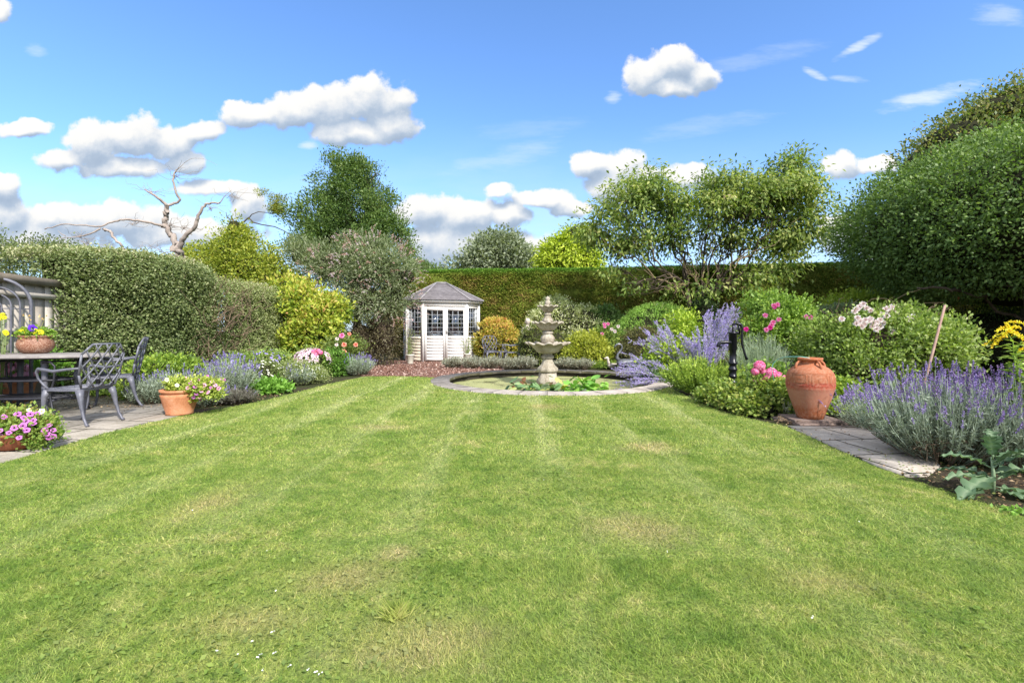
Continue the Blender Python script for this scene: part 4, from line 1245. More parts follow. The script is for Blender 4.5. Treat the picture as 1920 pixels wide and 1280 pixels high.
# ---- hand pump
def pump():
    c = P(1374, 735, 7.5); c[2] = 0
    t = thing('hand_pump', 'black cast iron hand water pump with curved handle and spout, among the green bushes', 'water pump', c)
    I = M['iron']
    MB().lathe([(0, 0), (.095, 0), (.10, .03), (.07, .05), (.062, .10), (.055, .22), (.056, .24), (.064, .245), (.064, .26), (.055, .265), (.053, .33), (.06, .335), (.06, .35), (.053, .355), (.052, .42), (.062, .43), (.068, .45), (.062, .47), (.052, .475), (.050, .52), (.064, .53), (.066, .56), (.05, .57), (.049, .74), (.060, .75), (.060, 1.0), (.068, 1.005), (.068, 1.03), (.0, 1.035)], n=32).build('column', I, t, smooth=False)
    MB().tube([(0, -.02, .87), (-.10, -.02, .872), (-.19, -.02, .87), (-.225, -.02, .855), (-.235, -.02, .83), (-.236, -.02, .795)], [.030, .026, .025, .025, .027, .03], 12).build('spout', I, t, smooth=True)
    mb = MB(); mb.box((.075, 0, 1.02), (.07, .03, .05)); mb.box((.10, 0, 1.08), (.03, .03, .14)); mb.tube([(.0, 0, 1.03), (.0, 0, 1.15)], .012, 8); mb.build('bracket', I, t)
    MB().tube([(-.01, -.0, 1.14), (.06, -.01, 1.165), (.12, -.012, 1.15), (.145, -.012, 1.08), (.135, -.012, .98), (.14, -.012, .85), (.165, -.012, .74), (.195, -.012, .655), (.215, -.012, .60)], [.014, .018, .022, .018, .017, .017, .017, .018, .024], 10).build('handle', I, t, smooth=True)


pump()


# ---- birds and statue
def lathe_bird(name, label, cat, loc, scale, body, neck, mat, rz, legs=False):
    """body and neck are (x, z, radius) chains in the side plane; x forward"""
    t = thing(name, label, cat, loc, rz); t.scale = (scale,) * 3
    mb = MB()
    mb.tube([(x, 0, z) for x, z, r_ in body], [q[2] for q in body], 16, flat=.8)
    mb.build('body', mat, t, smooth=True)
    mb = MB(); mb.tube([(x, 0, z) for x, z, r_ in neck], [q[2] for q in neck], 12); mb.build('neck_and_head', mat, t, smooth=True)
    for s in (-1, 1):
        mb = MB(); mb.tube([(.10, s * .10, .16), (.0, s * .125, .17), (-.12, s * .10, .17), (-.22, s * .05, .19)], [.03, .07, .06, .01], 10, flat=.35); mb.build('wing', mat, t, smooth=True)
    return t


c = P(1147, 692, 12.95); c[2] = .02
lathe_bird('duck_figure', 'small cream stone duck figure at the back edge of the pond', 'duck ornament', c, .72,
           [(.17, .14, .02), (.13, .14, .09), (.05, .12, .125), (-.06, .12, .125), (-.16, .15, .08), (-.25, .20, .015)],
           [(.09, .17, .075), (.13, .26, .052), (.15, .34, .045), (.155, .39, .052), (.18, .42, .055), (.22, .415, .035), (.26, .405, .018), (.31, .40, .010)], M['stone_pale'], R(190))
c = P(1172, 694, 12.7); c[2] = .02
lathe_bird('swan_figure', 'grey metal swan sculpture with long curved neck at the back right of the pond', 'swan ornament', c, 1.15,
           [(.20, .18, .02), (.16, .17, .08), (.06, .15, .13), (-.08, .15, .13), (-.22, .19, .08), (-.34, .26, .012)],
           [(.13, .20, .06), (.19, .28, .038), (.17, .36, .026), (.10, .44, .022), (.07, .51, .021), (.09, .57, .022), (.15, .595, .024), (.20, .575, .024), (.235, .545, .014), (.27, .51, .007)],
           surf('pewter', [(.10, .105, .12), (.22, .225, .24)], 20, .4, .5, .5, 90, .003), R(186))


def bust():
    c = P(990, 640, 15.3)
    t = thing('garden_statue', 'pale stone statue of a draped figure behind the fountain, beside the variegated shrub', 'statue', (c[0], c[1], .10), R(-25))
    s = M['stone_pale']
    MB().lathe([(0, -.11), (.17, -.11), (.17, .06), (.13, .09), (.11, .12), (.11, .55), (.14, .58), (.15, .62), (0, .62)], n=24).build('pedestal', s, t)
    bm = MB()
    bm.tube([(0, 0, .62), (0, 0, .72), (0, .0, .85), (0, 0, .98), (0, 0, 1.06), (0, 0, 1.11), (0, -.005, 1.15)], [.15, .15, .12, .125, .15, .10, .045], 20, flat=.65)
    bm.tube([(0, -.01, 1.13), (0, -.015, 1.17), (0, -.02, 1.20), (0, -.02, 1.25), (0, -.015, 1.30), (0, -.01, 1.335), (0, 0, 1.35)], [.04, .045, .072, .085, .08, .055, .01], 16)
    for sx in (-1, 1): bm.tube([(sx * .13, 0, 1.05), (sx * .17, -.03, .93), (sx * .15, -.09, .82), (sx * .04, -.13, .84)], [.05, .043, .036, .03], 10)
    bm.build('figure', s, t, smooth=True)


bust()

# leaning wooden stake
a_, b_ = P(1737, 702, 6.3), P(1772, 572, 6.45); a_[2] = 0.0
d_ = (b_ - a_); a_ = a_ - d_ * .0
a0 = P(1737, 702, 6.3); dd = unit(b_ - a0); foot = a0 - dd * (a0[2] / dd[2])
mb = MB(); mb.tube([foot, (foot + b_) / 2 + [.004, 0, 0], b_], [.017, .016, .014], 8)
tag(mb.build('wooden_stake', surf('stake_wood', [(.22, .13, .10), (.40, .27, .22)], 10, .8)), 'plain wooden stake leaning out of the lavender in front of the pale rose bush', 'stake')

# ================================================================== VEGETATION
def plant(name, label, cat, blobs, n, L, W, cols, seed, group=None, fmat='core', corefac=.72, trans=.35, trunk=None, part='foliage', loc=None, **kw):
    """a shrub: an Empty at its foot, a leafy part (with its twiggy inside) and short stems"""
    cx = np.average([b[0] for b in blobs]); cy = np.average([b[1] for b in blobs])
    t = thing(name, label, cat, (0, 0, 0) if loc is None else loc, 0, group)
    base = np.array([cx, cy, 0.0]) if loc is None else np.zeros(3)
    if loc is None:
        t.location = tuple(base)
        blobs = [(b[0] - cx, b[1] - cy, *b[2:]) for b in blobs]
    mb = MB(); foliage(mb, blobs, n, L, W, seed=seed, **kw)
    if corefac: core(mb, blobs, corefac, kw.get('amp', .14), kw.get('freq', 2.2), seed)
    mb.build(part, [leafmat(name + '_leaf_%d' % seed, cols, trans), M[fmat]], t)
    if trunk is not False:
        r = np.random.default_rng(seed); mb = MB()
        for k in range(5 if trunk is None else trunk):
            b = blobs[k % len(blobs)]
            p, ra = branch((r.normal() * .05, r.normal() * .05, 0), (b[0] + r.normal() * b[3] * .3, b[1] + r.normal() * b[4] * .3, b[2]), .022, .008, 6, .1, seed * 10 + k)
            mb.tube(p, ra, 6, cap=False)
        mb.build('stems', M['bark'], t)
    return t, base


# ---- tall clipped conifer hedge across the back
def back_hedge():
    t = thing('conifer_hedge', 'very tall clipped olive-green conifer hedge closing the whole back of the garden', 'hedge', (-4.6, 19.7, 0))
    A = np.array([-5.2, 19.9]); Bp = np.array([3.0, 19.0]); C = np.array([18.0, 16.2]); H = 3.52
    m, N, o = newmat('conifer_leaf')
    at = N.n.new('ShaderNodeAttribute'); at.attribute_name = 'rnd'
    tc = N.n.new('ShaderNodeTexCoord').outputs['Object']
    big = N.noise(tc, .9, 5, .7); st = N.noise(N.vm('MULTIPLY', tc, (1.6, 1.6, 5)), 1.4, 4, .6)
    f = N.math('ADD', N.math('MULTIPLY', at.outputs['Fac'], .5), N.math('MULTIPLY', N.math('ADD', big, st), .5))
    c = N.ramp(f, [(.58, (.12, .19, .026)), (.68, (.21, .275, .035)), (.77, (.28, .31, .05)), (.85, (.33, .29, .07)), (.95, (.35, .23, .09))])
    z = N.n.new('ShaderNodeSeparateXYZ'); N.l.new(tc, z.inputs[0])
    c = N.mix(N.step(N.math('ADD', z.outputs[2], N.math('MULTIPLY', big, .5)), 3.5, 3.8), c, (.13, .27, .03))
    b = principled(N, c, .6, 0, .2); tr = N.n.new('ShaderNodeBsdfTranslucent'); N.l.new(c, tr.inputs[0])
    mx = N.n.new('ShaderNodeMixShader'); mx.inputs[0].default_value = .25
    N.l.new(b, mx.inputs[1]); N.l.new(tr.outputs[0], mx.inputs[2]); N.l.new(mx.outputs[0], o.inputs[0])
    mb = MB(); r = np.random.default_rng(77); off = np.array([-4.6, 19.7])
    for P0, P1, n in ((A, Bp, 90000), (Bp, C, 105000)):
        d = unit(P1 - P0); nrm = np.array([d[1], -d[0]]); L = np.linalg.norm(P1 - P0)
        s = r.random(n) * L; zz = r.random(n) * H
        q = np.stack([s, zz, zz * 0], 1)
        bulge = snoise(q, 1.3, 3) * .10 + snoise(q * [1, 1.6, 1], 6, 4) * .05 - .12 * np.clip(zz / H, 0, 1) - .10 * np.clip((zz - H + .25) / .25, 0, 1) ** 2
        dep = bulge - r.random(n) ** 2 * .10
        xy = P0 - off + d * s[:, None] + nrm * (dep + .12)[:, None]
        p = np.column_stack([xy, zz])
        ax = np.tile([nrm[0], nrm[1], 0], (n, 1)) * .75 + r.normal(size=(n, 3)) * .45 + np.column_stack([d[0] * snoise(q, 2.2, 21) * .6, d[1] * snoise(q, 2.2, 21) * .6, .05 + snoise(q, 2.2, 22) * .5])
        nm = np.tile([nrm[0], nrm[1], .9], (n, 1)) + r.normal(size=(n, 3)) * .5
        rn = .5 + snoise(q * [1, 2.5, 1], 5, 12) * .22 + r.normal(size=n) * .14
        leaf_quads(mb, p, ax, nm, r.uniform(.05, .12, n), r.uniform(.025, .045, n), rn)
        # top shoots
        k = n // 7; s = r.random(k) * L; back = r.random(k) * 1.2
        xy = P0 - off + d * s[:, None] - nrm * back[:, None]
        p = np.column_stack([xy, np.full(k, H - .03) + snoise(np.stack([s, back, s * 0], 1), 1.5, 9) * .05])
        leaf_quads(mb, p, r.normal(size=(k, 3)) * .5 + [0, 0, 1], r.normal(size=(k, 3)), r.uniform(.05, .14, k), .03, r.uniform(.3, .8, k))
        # woody body behind the leaves
        V = []
        for q_ in (P0, P1):
            for bk, z_ in ((0.02, 0), (.02, H - .12), (-1.3, H - .08), (-1.3, 0)):
                V.append((*(q_ - off + nrm * bk), z_))
        mb.add(V, [(0, 4, 5, 1), (1, 5, 6, 2), (2, 6, 7, 3)], mat=1)
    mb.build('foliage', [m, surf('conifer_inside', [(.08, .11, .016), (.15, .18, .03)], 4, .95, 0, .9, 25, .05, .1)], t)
    mb = MB()
    for k in range(22):
        f = k / 21; q = (A + (Bp - A) * f * 2 if f < .5 else Bp + (C - Bp) * (f - .5) * 2) - off + [0, .55]
        mb.tube([(*q, 0), (*q, 1.6), (*q, 3.2)], [.09, .07, .03], 7)
    mb.build('trunk', M['bark'], t)


back_hedge()


# ---- climber-clad hedges along the left boundary
def left_hedge(name, label, pts, seed, cols, n, lf=(.046, .026), thick=.9, litter=None, zmin=.0):
    """pts: (x, y, top) stations of the front face; leaves on the front, the top and both ends"""
    pts = np.array(pts, float); c = pts[len(pts) // 2].copy(); c[2] = 0
    t = thing(name, label, 'hedge', c); r = np.random.default_rng(seed); mb = MB()
    seg = np.r_[0, np.cumsum(np.linalg.norm(np.diff(pts[:, :2], axis=0), axis=1))]
    per = 9; nc = n // per
    s = r.random(nc) * seg[-1]; x = np.interp(s, seg, pts[:, 0]); y = np.interp(s, seg, pts[:, 1]); H = np.interp(s, seg, pts[:, 2])
    d = unit(pts[-1, :2] - pts[0, :2]); nrm = np.array([d[1], -d[0]])
    top = r.random(nc) < .26; v = np.where(top, 1, r.random(nc))
    q = np.stack([s, v * H, s * 0], 1)
    lum = snoise(q, 1.4, seed) * .16 + snoise(q, 4.5, seed + 1) * .07
    edge = np.minimum(np.minimum(s, seg[-1] - s) / .35, 1); endr = (1 - np.sqrt(np.clip(1 - (1 - edge) ** 2, 0, 1))) * .3
    rnd_top = np.where(v > .88, ((v - .88) / .12) ** 2 * .16, 0)
    back = np.where(top, r.random(nc) * thick, r.random(nc) ** 2 * .15) + endr + rnd_top
    zz = np.where(top, H + snoise(np.stack([s, back, s * 0], 1), 2.5, seed + 2) * .07, v * H)
    pc = np.column_stack([x + nrm[0] * (lum - back), y + nrm[1] * (lum - back), zz])
    hol = snoise(q, 6.5, seed + 41); pc[:, :2] -= nrm * np.clip(-hol - .35, 0, .35)[:, None] * .5
    nr = unit(np.where(top[:, None], np.array([nrm[0] * .2, nrm[1] * .2, 1.0]), np.array([nrm[0], nrm[1], .25])))
    idx = np.repeat(np.arange(nc), per); m = nc * per
    p = pc[idx] + r.normal(size=(m, 3)) * .055; nn = nr[idx]
    ax = nn * .5 + r.normal(size=(m, 3)) * .6 + [0, 0, -.05]; nm = nn * .7 + [0, 0, .5] + r.normal(size=(m, 3)) * .5
    rn = (snoise(pc, 2.6, seed + 6)[idx] * .2 + .5 + r.normal(size=nc)[idx] * .08) * .6 + r.random(m) * .4
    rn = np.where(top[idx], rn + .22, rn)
    ok = p[:, 2] > zmin
    ss = r.uniform(.7, 1.3, m)
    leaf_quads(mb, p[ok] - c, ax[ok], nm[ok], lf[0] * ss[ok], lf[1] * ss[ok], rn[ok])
    V = []
    for (x_, y_, h_) in pts:
        for bk, z_ in ((.16, 0), (.18, h_ * .55), (.22, h_ - .13), (thick, h_ - .10), (thick, 0)): V.append((x_ - nrm[0] * bk - c[0], y_ - nrm[1] * bk - c[1], z_))
    V = [(np.array(v) * [1, 1, 1] if 5 <= i_ < len(V) - 5 else np.array(v) + np.array([*(unit(pts[-1, :2] - pts[0, :2]) * (.75 if i_ < 5 else -.28)), 0])) for i_, v in enumerate(V)]
    k = len(pts); Q = [(5 * i + j, 5 * (i + 1) + j, 5 * (i + 1) + j + 1, 5 * i + j + 1) for i in range(k - 1) for j in range(4)]
    mb.add(V, Q + [(0, 1, 2, 3), (5 * k - 5, 5 * k - 4, 5 * k - 3, 5 * k - 2)], [(0, 3, 4), (5 * k - 5, 5 * k - 2, 5 * k - 1)], mat=1)
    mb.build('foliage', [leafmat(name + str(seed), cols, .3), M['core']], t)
    return t, c, nrm


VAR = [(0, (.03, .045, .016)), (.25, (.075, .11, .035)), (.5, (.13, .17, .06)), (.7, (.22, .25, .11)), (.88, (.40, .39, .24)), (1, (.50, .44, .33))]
hA = left_hedge('clipped_hedge', 'tall pale-variegated clipped hedge smothering the far end of the wooden fence', [(-7.30, 7.55, 2.30), (-7.05, 7.95, 2.36), (-6.78, 8.5, 2.42), (-6.62, 9.3, 2.48), (-6.58, 10.0, 2.46), (-6.6, 10.6, 2.38), (-6.7, 10.95, 2.28)], 81, VAR, 62000)
VAR2 = [(0, (.06, .08, .03)), (.3, (.14, .18, .06)), (.55, (.22, .26, .10)), (.8, (.29, .29, .16)), (1, (.44, .40, .28))]
hB = left_hedge('clipped_hedge', 'lower grey-green clipped hedge sloping away between the bramble gap and the yellow laurel', [(-6.62, 11.5, 2.26), (-6.45, 12.3, 2.22), (-6.28, 13.2, 2.15), (-6.15, 14.2, 2.08), (-6.1, 14.8, 2.0)], 82, VAR2, 40000)

# dead tangle between the two hedges
t = thing('dead_climber', 'bare dark tangle of dead stems in the gap between the two left hedges', 'climber', (-6.85, 11.0, 0))
r = np.random.default_rng(21); mb = MB()
for k in range(150):
    a = np.array([r.uniform(-.4, .55), r.uniform(-.9, .9), r.uniform(0, 1.6)]); b = a + [r.uniform(-.25, .6), r.uniform(-.7, .7), r.uniform(.2, 1.2)]
    b[2] = min(b[2], 2.3); p, ra = branch(a, b, r.uniform(.006, .014), .003, 8, .28, k); mb.tube(p, ra, 4, cap=False)
mb.build('dead_stems', M['twig'], t)
mb = MB(); bl = [(-.25, 0, .9, .45, .8, .95), (-.1, -.1, 1.9, .5, .8, .45), (.25, .1, .55, .35, .6, .6)]
foliage(mb, bl, 13000, .05, .033, per=7, clump=.09, depth=.6, seed=83, gap=.15); core(mb, bl[:2], .5, seed=83)
mb.build('foliage', [leafmat('tangle_leaf', [(.05, .07, .02), (.12, .17, .05), (.24, .29, .12), (.40, .38, .26)], .3), M['core_brown']], t)

# thin shrub rising behind the fence
t, b = plant('twiggy_shrub', 'loose wispy shrub rising against the sky behind the fence, far left', 'shrub',
             [B(20, 478, 9.5, 70, 28, .5), B(90, 470, 9.6, 50, 22, .5), B(10, 520, 9.3, 60, 40, .5), B(120, 500, 9.6, 50, 40, .5), B(-60, 470, 9.3, 60, 60, .5)], 15000, .05, .028,
             [(.03, .045, .02), (.08, .11, .04), (.15, .19, .07), (.30, .25, .18)], 84, per=9, clump=.10, depth=.9, up=.5, corefac=0, trunk=12)

# ---- dead bare tree
def bare_tree():
    Y = 13.6; c = P(343, 620, Y); c[2] = 0
    t = thing('bare_tree', 'dead leafless pale tree with forked twisted branches above the left hedges', 'tree', c)
    q = lambda px, py, dy=0: P(px, py, Y) + [0, dy, 0] - c
    def path(L, r0, r1, mb, n=10):
        p = np.array(L); tt = np.linspace(0, len(p) - 1, len(p) * 5); pp = np.stack([np.interp(tt, range(len(p)), p[:, i]) for i in range(3)], 1)
        for _ in range(4): pp[1:-1] = (pp[:-2] + 2 * pp[1:-1] + pp[2:]) / 4
        rr = np.random.default_rng(int(r0 * 1e4) + len(pp)); pp[1:-1] += rr.normal(size=(len(pp) - 2, 3)) * r1 * .5
        mb.tube(pp, np.linspace(r0, r1, len(pp)), n)
    mb = MB(); path([q(343, 620) * [1, 1, 0], q(340, 560), q(337, 500), q(334, 470), q(331, 458)], .16, .10, mb); mb.build('trunk', M['bark_pale'], t, smooth=True)
    limbs = [([q(333, 470), q(322, 445, .1), q(306, 425, .1), q(305, 412, .1), q(312, 395), q(313, 384)], .085, .055),
             ([q(313, 386), q(306, 374, -.2), q(294, 366, -.3), q(286, 361, -.3)], .045, .012), ([q(314, 386), q(318, 380, .1), q(334, 375, .1), q(331, 362), q(324, 340), q(326, 326), q(332, 318)], .04, .018),
             ([q(335, 472), q(345, 455, -.1), q(360, 440, -.2), q(376, 430, -.2), q(383, 412, -.3), q(392, 395, -.3), q(402, 386, -.3), q(424, 386, -.3)], .075, .022), ([q(424, 386, -.3), q(434, 372, -.3), q(446, 362, -.3)], .014, .004),
             ([q(305, 424), q(290, 420, -.3), q(262, 418, -.5), q(238, 426, -.6), q(228, 436, -.7), q(205, 434, -.8), q(175, 433, -.9), q(148, 444, -1)], .035, .012),
             ([q(228, 438, -.6), q(245, 443, -.7), q(256, 456, -.8), q(272, 470, -.8), q(280, 482, -.8)], .032, .030), ([q(228, 438, -.7), q(215, 450, -.8), q(195, 455, -.8), q(160, 458, -.9)], .026, .008), ([q(178, 454, -.9), q(170, 450, -.9), q(165, 445, -.9)], .012, .005),
             ([q(376, 430, -.2), q(384, 433, -.2), q(390, 432, -.2)], .014, .006), ([q(330, 482), q(315, 475, .2), q(298, 470, .3)], .02, .006), ([q(360, 440), q(345, 428), q(335, 425), q(322, 424)], .012, .004), ([q(345, 428), q(340, 434), q(342, 440)], .008, .004),
             ([q(332, 318), q(340, 312), q(345, 306)], .012, .004), ([q(345, 306), q(360, 296), q(385, 298), q(408, 310)], .006, .002), ([q(300, 372, -.2), q(292, 362, -.2), q(285, 352)], .014, .004)]
    for L, r0, r1 in limbs:
        mb = MB(); path(L, r0, r1, mb, 8); mb.build('branch', M['bark_pale'], t, smooth=True)
    r = np.random.default_rng(5); mb = MB()
    ends = [q(286, 361), q(330, 330), q(440, 370), q(150, 444), q(165, 457), q(320, 425), q(250, 420), q(395, 392), q(300, 470), q(345, 428), (q(270, 470))]
    for e, end in enumerate(ends):
        mb = MB()
        for k in range(13):
            a = end + r.normal(size=3) * [.03, .03, .02]; b = a + [r.normal() * .35, r.normal() * .3, r.uniform(-.1, .35)]
            p, ra = branch(a, b, .006, .002, 6, .25, k + e * 20); mb.tube(p, ra, 4, cap=False)
        mb.build('twigs', M['bark_pale'], t)


bare_tree()

# ---- evergreen tree behind the grey shrub
def crown_tree(name, label, trunkpx, Y, blobs, n, L, W, cols, seed, bark='bark', limbs=True, trunk_r=.12, branch_r=.05, fork=None, corefac=0, group=None, extra=None, **kw):
    c = P(*trunkpx, Y); c[2] = 0
    t = thing(name, label, 'tree', c, 0, group)
    bl = [(b[0] - c[0], b[1] - c[1], *b[2:]) for b in blobs]
    mb = MB(); foliage(mb, bl, n, L, W, seed=seed, **kw)
    if extra: extra(mb, bl)
    if corefac: core(mb, bl, corefac, kw.get('amp', .14), kw.get('freq', 2.2), seed)
    mb.build('crown', [leafmat(name + '_leaf_%d' % seed, cols, .35), M['core']], t)
    fk = fork if fork else 1.2
    mb = MB(); p, ra = branch((0, 0, 0), (0.05, 0, fk), trunk_r, trunk_r * .8, 6, .08, seed); mb.tube(p, ra, 10); mb.build('trunk', M[bark], t, smooth=True)
    r = np.random.default_rng(seed)
    for k, b in enumerate(bl):
        mb = MB(); e = np.array(b[:3]); p, ra = branch((0.03, 0, fk - .06), e, branch_r, branch_r * .3, 10, .13, seed + k, -.1); mb.tube(p, ra, 7)
        for j in range(9):
            i = r.integers(3, 10); tip = e + unit(r.normal(size=3)) * np.array(b[3:6]) * r.uniform(.5, .95)
            p2, r2 = branch(p[i], tip, branch_r * .34, .004, 7, .14, seed * 31 + k * 10 + j); mb.tube(p2, r2, 5, cap=False)
        mb.build('branch', M[bark], t, smooth=True)
    return t


Y = 17.0
crown_tree('evergreen_tree', 'dark green conical evergreen tree behind the grey shrub, left of the summerhouse', (665, 620), Y,
           [B(652, 318, Y, 52, 40, .9), B(640, 350, Y, 58, 40, 1.1, 1), B(680, 372, Y, 62, 44, 1.3, 1.2), B(630, 410, Y, 76, 44, 1.5, 1.2), B(700, 430, Y, 72, 46, 1.5, 1.2), B(600, 445, Y, 60, 40, 1.2), B(665, 470, Y, 100, 40, 1.6, 1.2), B(750, 470, Y, 34, 44, .9, .6), B(560, 398, Y, 44, 26, .6, .3), B(728, 385, Y, 34, 30, .7, .35), B(704, 325, Y, 22, 22, .5, .25), B(590, 400, Y, 30, 22, .7, .35)],
           66000, .09, .045, [(.018, .038, .012), (.045, .085, .022), (.08, .135, .032), (.13, .185, .045), (.22, .25, .09)], 85, per=13, clump=.13, depth=.8, corefac=0, amp=.36, gap=.1, trunk_r=.16, fork=2.2, cvar=.6)
# long bare limb with mistletoe-like tufts reaching left
mb = MB(); t = thing('mossy_branch_tree', 'crooked mossy branches with yellow-green tufts reaching left of the evergreen tree', 'tree', (*P(480, 620, 16.3)[:2], 0))
c = np.array(t.location); q = lambda px, py, dy=0: P(px, py, 16.3) + [0, dy, 0] - c
mb.tube([q(452, 700) * [1, 1, 0], q(452, 560), q(450, 480), q(446, 440), q(438, 415), q(433, 405)], [.09, .08, .06, .045, .035, .02], 8)
mb.build('trunk', M['bark'], t, smooth=True)
for L, r0 in [([q(446, 436), q(455, 418), q(466, 408), q(475, 417), q(490, 421), q(515, 425), q(535, 434), q(550, 446)], .03), ([q(466, 410), q(472, 402), q(485, 397), q(510, 400), q(530, 395)], .018), ([q(446, 436), q(432, 412), q(425, 404), q(424, 398)], .02), ([q(425, 372), q(440, 360), q(470, 362), q(490, 366)], .006)]:
    mb = MB(); p = np.array(L); mb.tube(p, np.linspace(r0, r0 * .4, len(p)), 7); mb.build('branch', M['bark'], t, smooth=True)
mb = MB(); bl = [(*(q(520, 375)), .35, .3, .16, .6), (*(q(518, 392)), .28, .25, .2, 1.2), (*(q(495, 362)), .25, .2, .10, .5), (*(q(450, 430)), .25, .2, .3, .5)]
foliage(mb, bl, 3600, .06, .025, per=12, clump=.06, depth=.9, seed=86)
mb.build('crown', [leafmat('mossy', [(.10, .12, .02), (.20, .22, .03), (.33, .33, .05)], .35), M['core']], t)

plant('yellow_green_bush', 'yellow-green bush with a few rusty leaves rising behind the lower left hedge', 'bush',
      [B(440, 480, 15.4, 50, 58, .9, 1.3), B(480, 505, 15.2, 60, 50, .9, 1.2), B(395, 500, 15.6, 50, 46, .8), B(520, 530, 15.0, 50, 40, .8), B(440, 430, 15.3, 22, 30, .4, .5), B(355, 492, 15.8, 30, 34, .6, .6)], 26000, .085, .05,
      [(.045, .08, .015), (.13, .18, .025), (.24, .28, .035), (.36, .36, .06), (.40, .20, .12)], 87, per=10, clump=.12, depth=.6, corefac=.55, amp=.2)

# silvery flowering shrub with narrow leaves
t, base = plant('silvery_shrub', 'large arching grey-green shrub with silvery narrow leaves and faded pinkish plumes, left of the summerhouse', 'shrub',
                [B(700, 500, 14.6, 76, 46, 1.1, 1.4), B(620, 500, 14.9, 70, 44, 1.0, 1.2), B(728, 555, 14.6, 40, 46, .7), B(680, 560, 14.3, 66, 46, .9, 1.2), B(570, 480, 15.2, 46, 34, .8, .7), B(760, 520, 14.6, 30, 26, .6, .5), B(690, 465, 14.9, 60, 28, .7, .6)],
                34000, .12, .026, [(.04, .06, .025), (.09, .12, .05), (.15, .19, .09), (.25, .27, .17), (.42, .40, .33)], 88, per=11, clump=.12, depth=.7, corefac=.5, amp=.3, rand=1.0, gap=.25)
r = np.random.default_rng(4); mb = MB()
pp, nn = shell_points([(b[0] - base[0], b[1] - base[1], *b[2:]) for b in [B(700, 495, 14.6, 76, 50, 1.1), B(650, 510, 14.6, 80, 46, 1.1), B(725, 560, 14.3, 55, 50, .8), B(690, 462, 14.9, 60, 28, .7)]], 480, .1, .3, 2.2, 5, .6)
for p, n_ in zip(pp, nn):
    d = unit(n_ + [0, 0, .5] + r.normal(size=3) * .3); m = 22; L = r.uniform(.15, .3)
    s = r.random(m)[:, None]; q_ = p + d * s * L - np.array([0, 0, 1.]) * (s ** 2) * .08
    leaf_quads(mb, q_, r.normal(size=(m, 3)) + d, r.normal(size=(m, 3)), .035, .018, r.random(m) * .5 + r.random() * .5)
mb.build('flower_plumes', leafmat('plumes', [(.22, .11, .07), (.34, .20, .16), (.46, .38, .36), (.36, .33, .44)], .2, tint=(1, 1, 1)), t)
# shaded skirt of the same corner: purple-brown bush
plant('dark_bush', 'dusky brown-green bush in the shade under the silvery shrub beside the summerhouse', 'bush',
      [B(715, 625, 14.6, 40, 62, .7, 1.2), B(675, 640, 14.3, 36, 50, .6)], 9000, .075, .028,
      [(.03, .022, .018), (.07, .055, .035), (.13, .12, .06), (.22, .17, .13)], 89, per=9, clump=.10, depth=.6, corefac=.6, fmat='core_brown', droop=.5)

# yellow laurel
plant('yellow_laurel', 'glossy yellow-green laurel with reddish young tips at the far end of the left hedge', 'bush',
      [B(602, 615, 13.0, 48, 60, .7, 1.5), B(572, 570, 13.3, 40, 42, .7, 1.1), B(622, 580, 13.2, 30, 36, .6), B(545, 540, 13.9, 36, 22, .6, .6), B(560, 640, 13.0, 30, 34, .5)], 13000, .125, .055,
      [(.04, .075, .012), (.11, .18, .025), (.22, .29, .035), (.35, .38, .05), (.42, .36, .09), (.42, .16, .10)], 90, per=7, clump=.11, depth=.6, corefac=.62, amp=.26, out=.5, hi=.15, cvar=.45, crange=(0, .97))


# ---- the right-hand trees
Y = 10.0
def add_bronze(mb, bl):
    pass
RT = crown_tree('round_clipped_tree', 'huge dense rounded evergreen tree with small glossy leaves overhanging the right side', (1930, 620), Y,
           [B(2015, 420, Y, 392, 176, 3.4, 1)], 125000, .075, .042,
           [(0, (.035, .07, .022)), (.3, (.075, .13, .036)), (.6, (.13, .20, .055)), (.85, (.21, .28, .09)), (.94, (.30, .34, .15)), (.965, (.42, .16, .08)), (1, (.45, .18, .09))], 91, bark='bark', per=14, clump=.14, depth=.16, corefac=.86, amp=.085, freq=5.5, gap=.42, trunk_r=.2, fork=1.5, branch_r=.08, cvar=.6, zmin=1.7, rand=1.0, up=.15)
# visible lower limbs under that crown
mb = MB(); c = np.array(RT.location)
for k, (a_, b_) in enumerate([((1915, 600, 10.0), (1800, 545, 9.4)), ((1800, 545, 9.4), (1720, 540, 9.2)), ((1930, 590, 10), (1880, 535, 9.0))]):
    p, ra = branch(P(*a_) - c, P(*b_) - c, .035, .016, 9, .10, k + 60); mb.tube(p, ra, 7)
mb.build('low_limb', M['bark'], RT, smooth=True)
Y = 14.5
crown_tree('evergreen_tree', 'darker taller evergreen tree showing above the huge rounded tree, top right', (1990, 620), Y,
           [B(2010, 330, Y, 300, 178, 3.0, 1), B(1790, 275, Y, 80, 55, 1.5, .5), B(1870, 225, Y, 80, 50, 1.5, .5), B(1735, 310, Y, 50, 40, 1, .3), B(1920, 190, Y, 70, 36, 1.4, .4)], 42000, .11, .065,
           [(.03, .05, .015), (.06, .10, .025), (.12, .16, .04), (.20, .20, .07), (.26, .18, .08)], 92, per=14, clump=.18, depth=.35, corefac=.72, amp=.16, gap=.5, zmin=2.0, trunk_r=.25, fork=2.5, branch_r=.1)
plant('dark_hedge', 'low dark green hedge in deep shade under the huge rounded tree', 'hedge',
      [B(1860, 640, 11.5, 130, 66, 1.0), B(1760, 650, 11.8, 90, 55, .9), B(1960, 640, 11.2, 110, 70, 1.0), B(1700, 640, 12.2, 70, 50, .8)], 16000, .07, .035,
      [(.02, .035, .012), (.045, .075, .02), (.08, .12, .03)], 93, per=12, clump=.12, depth=.35, corefac=.8)


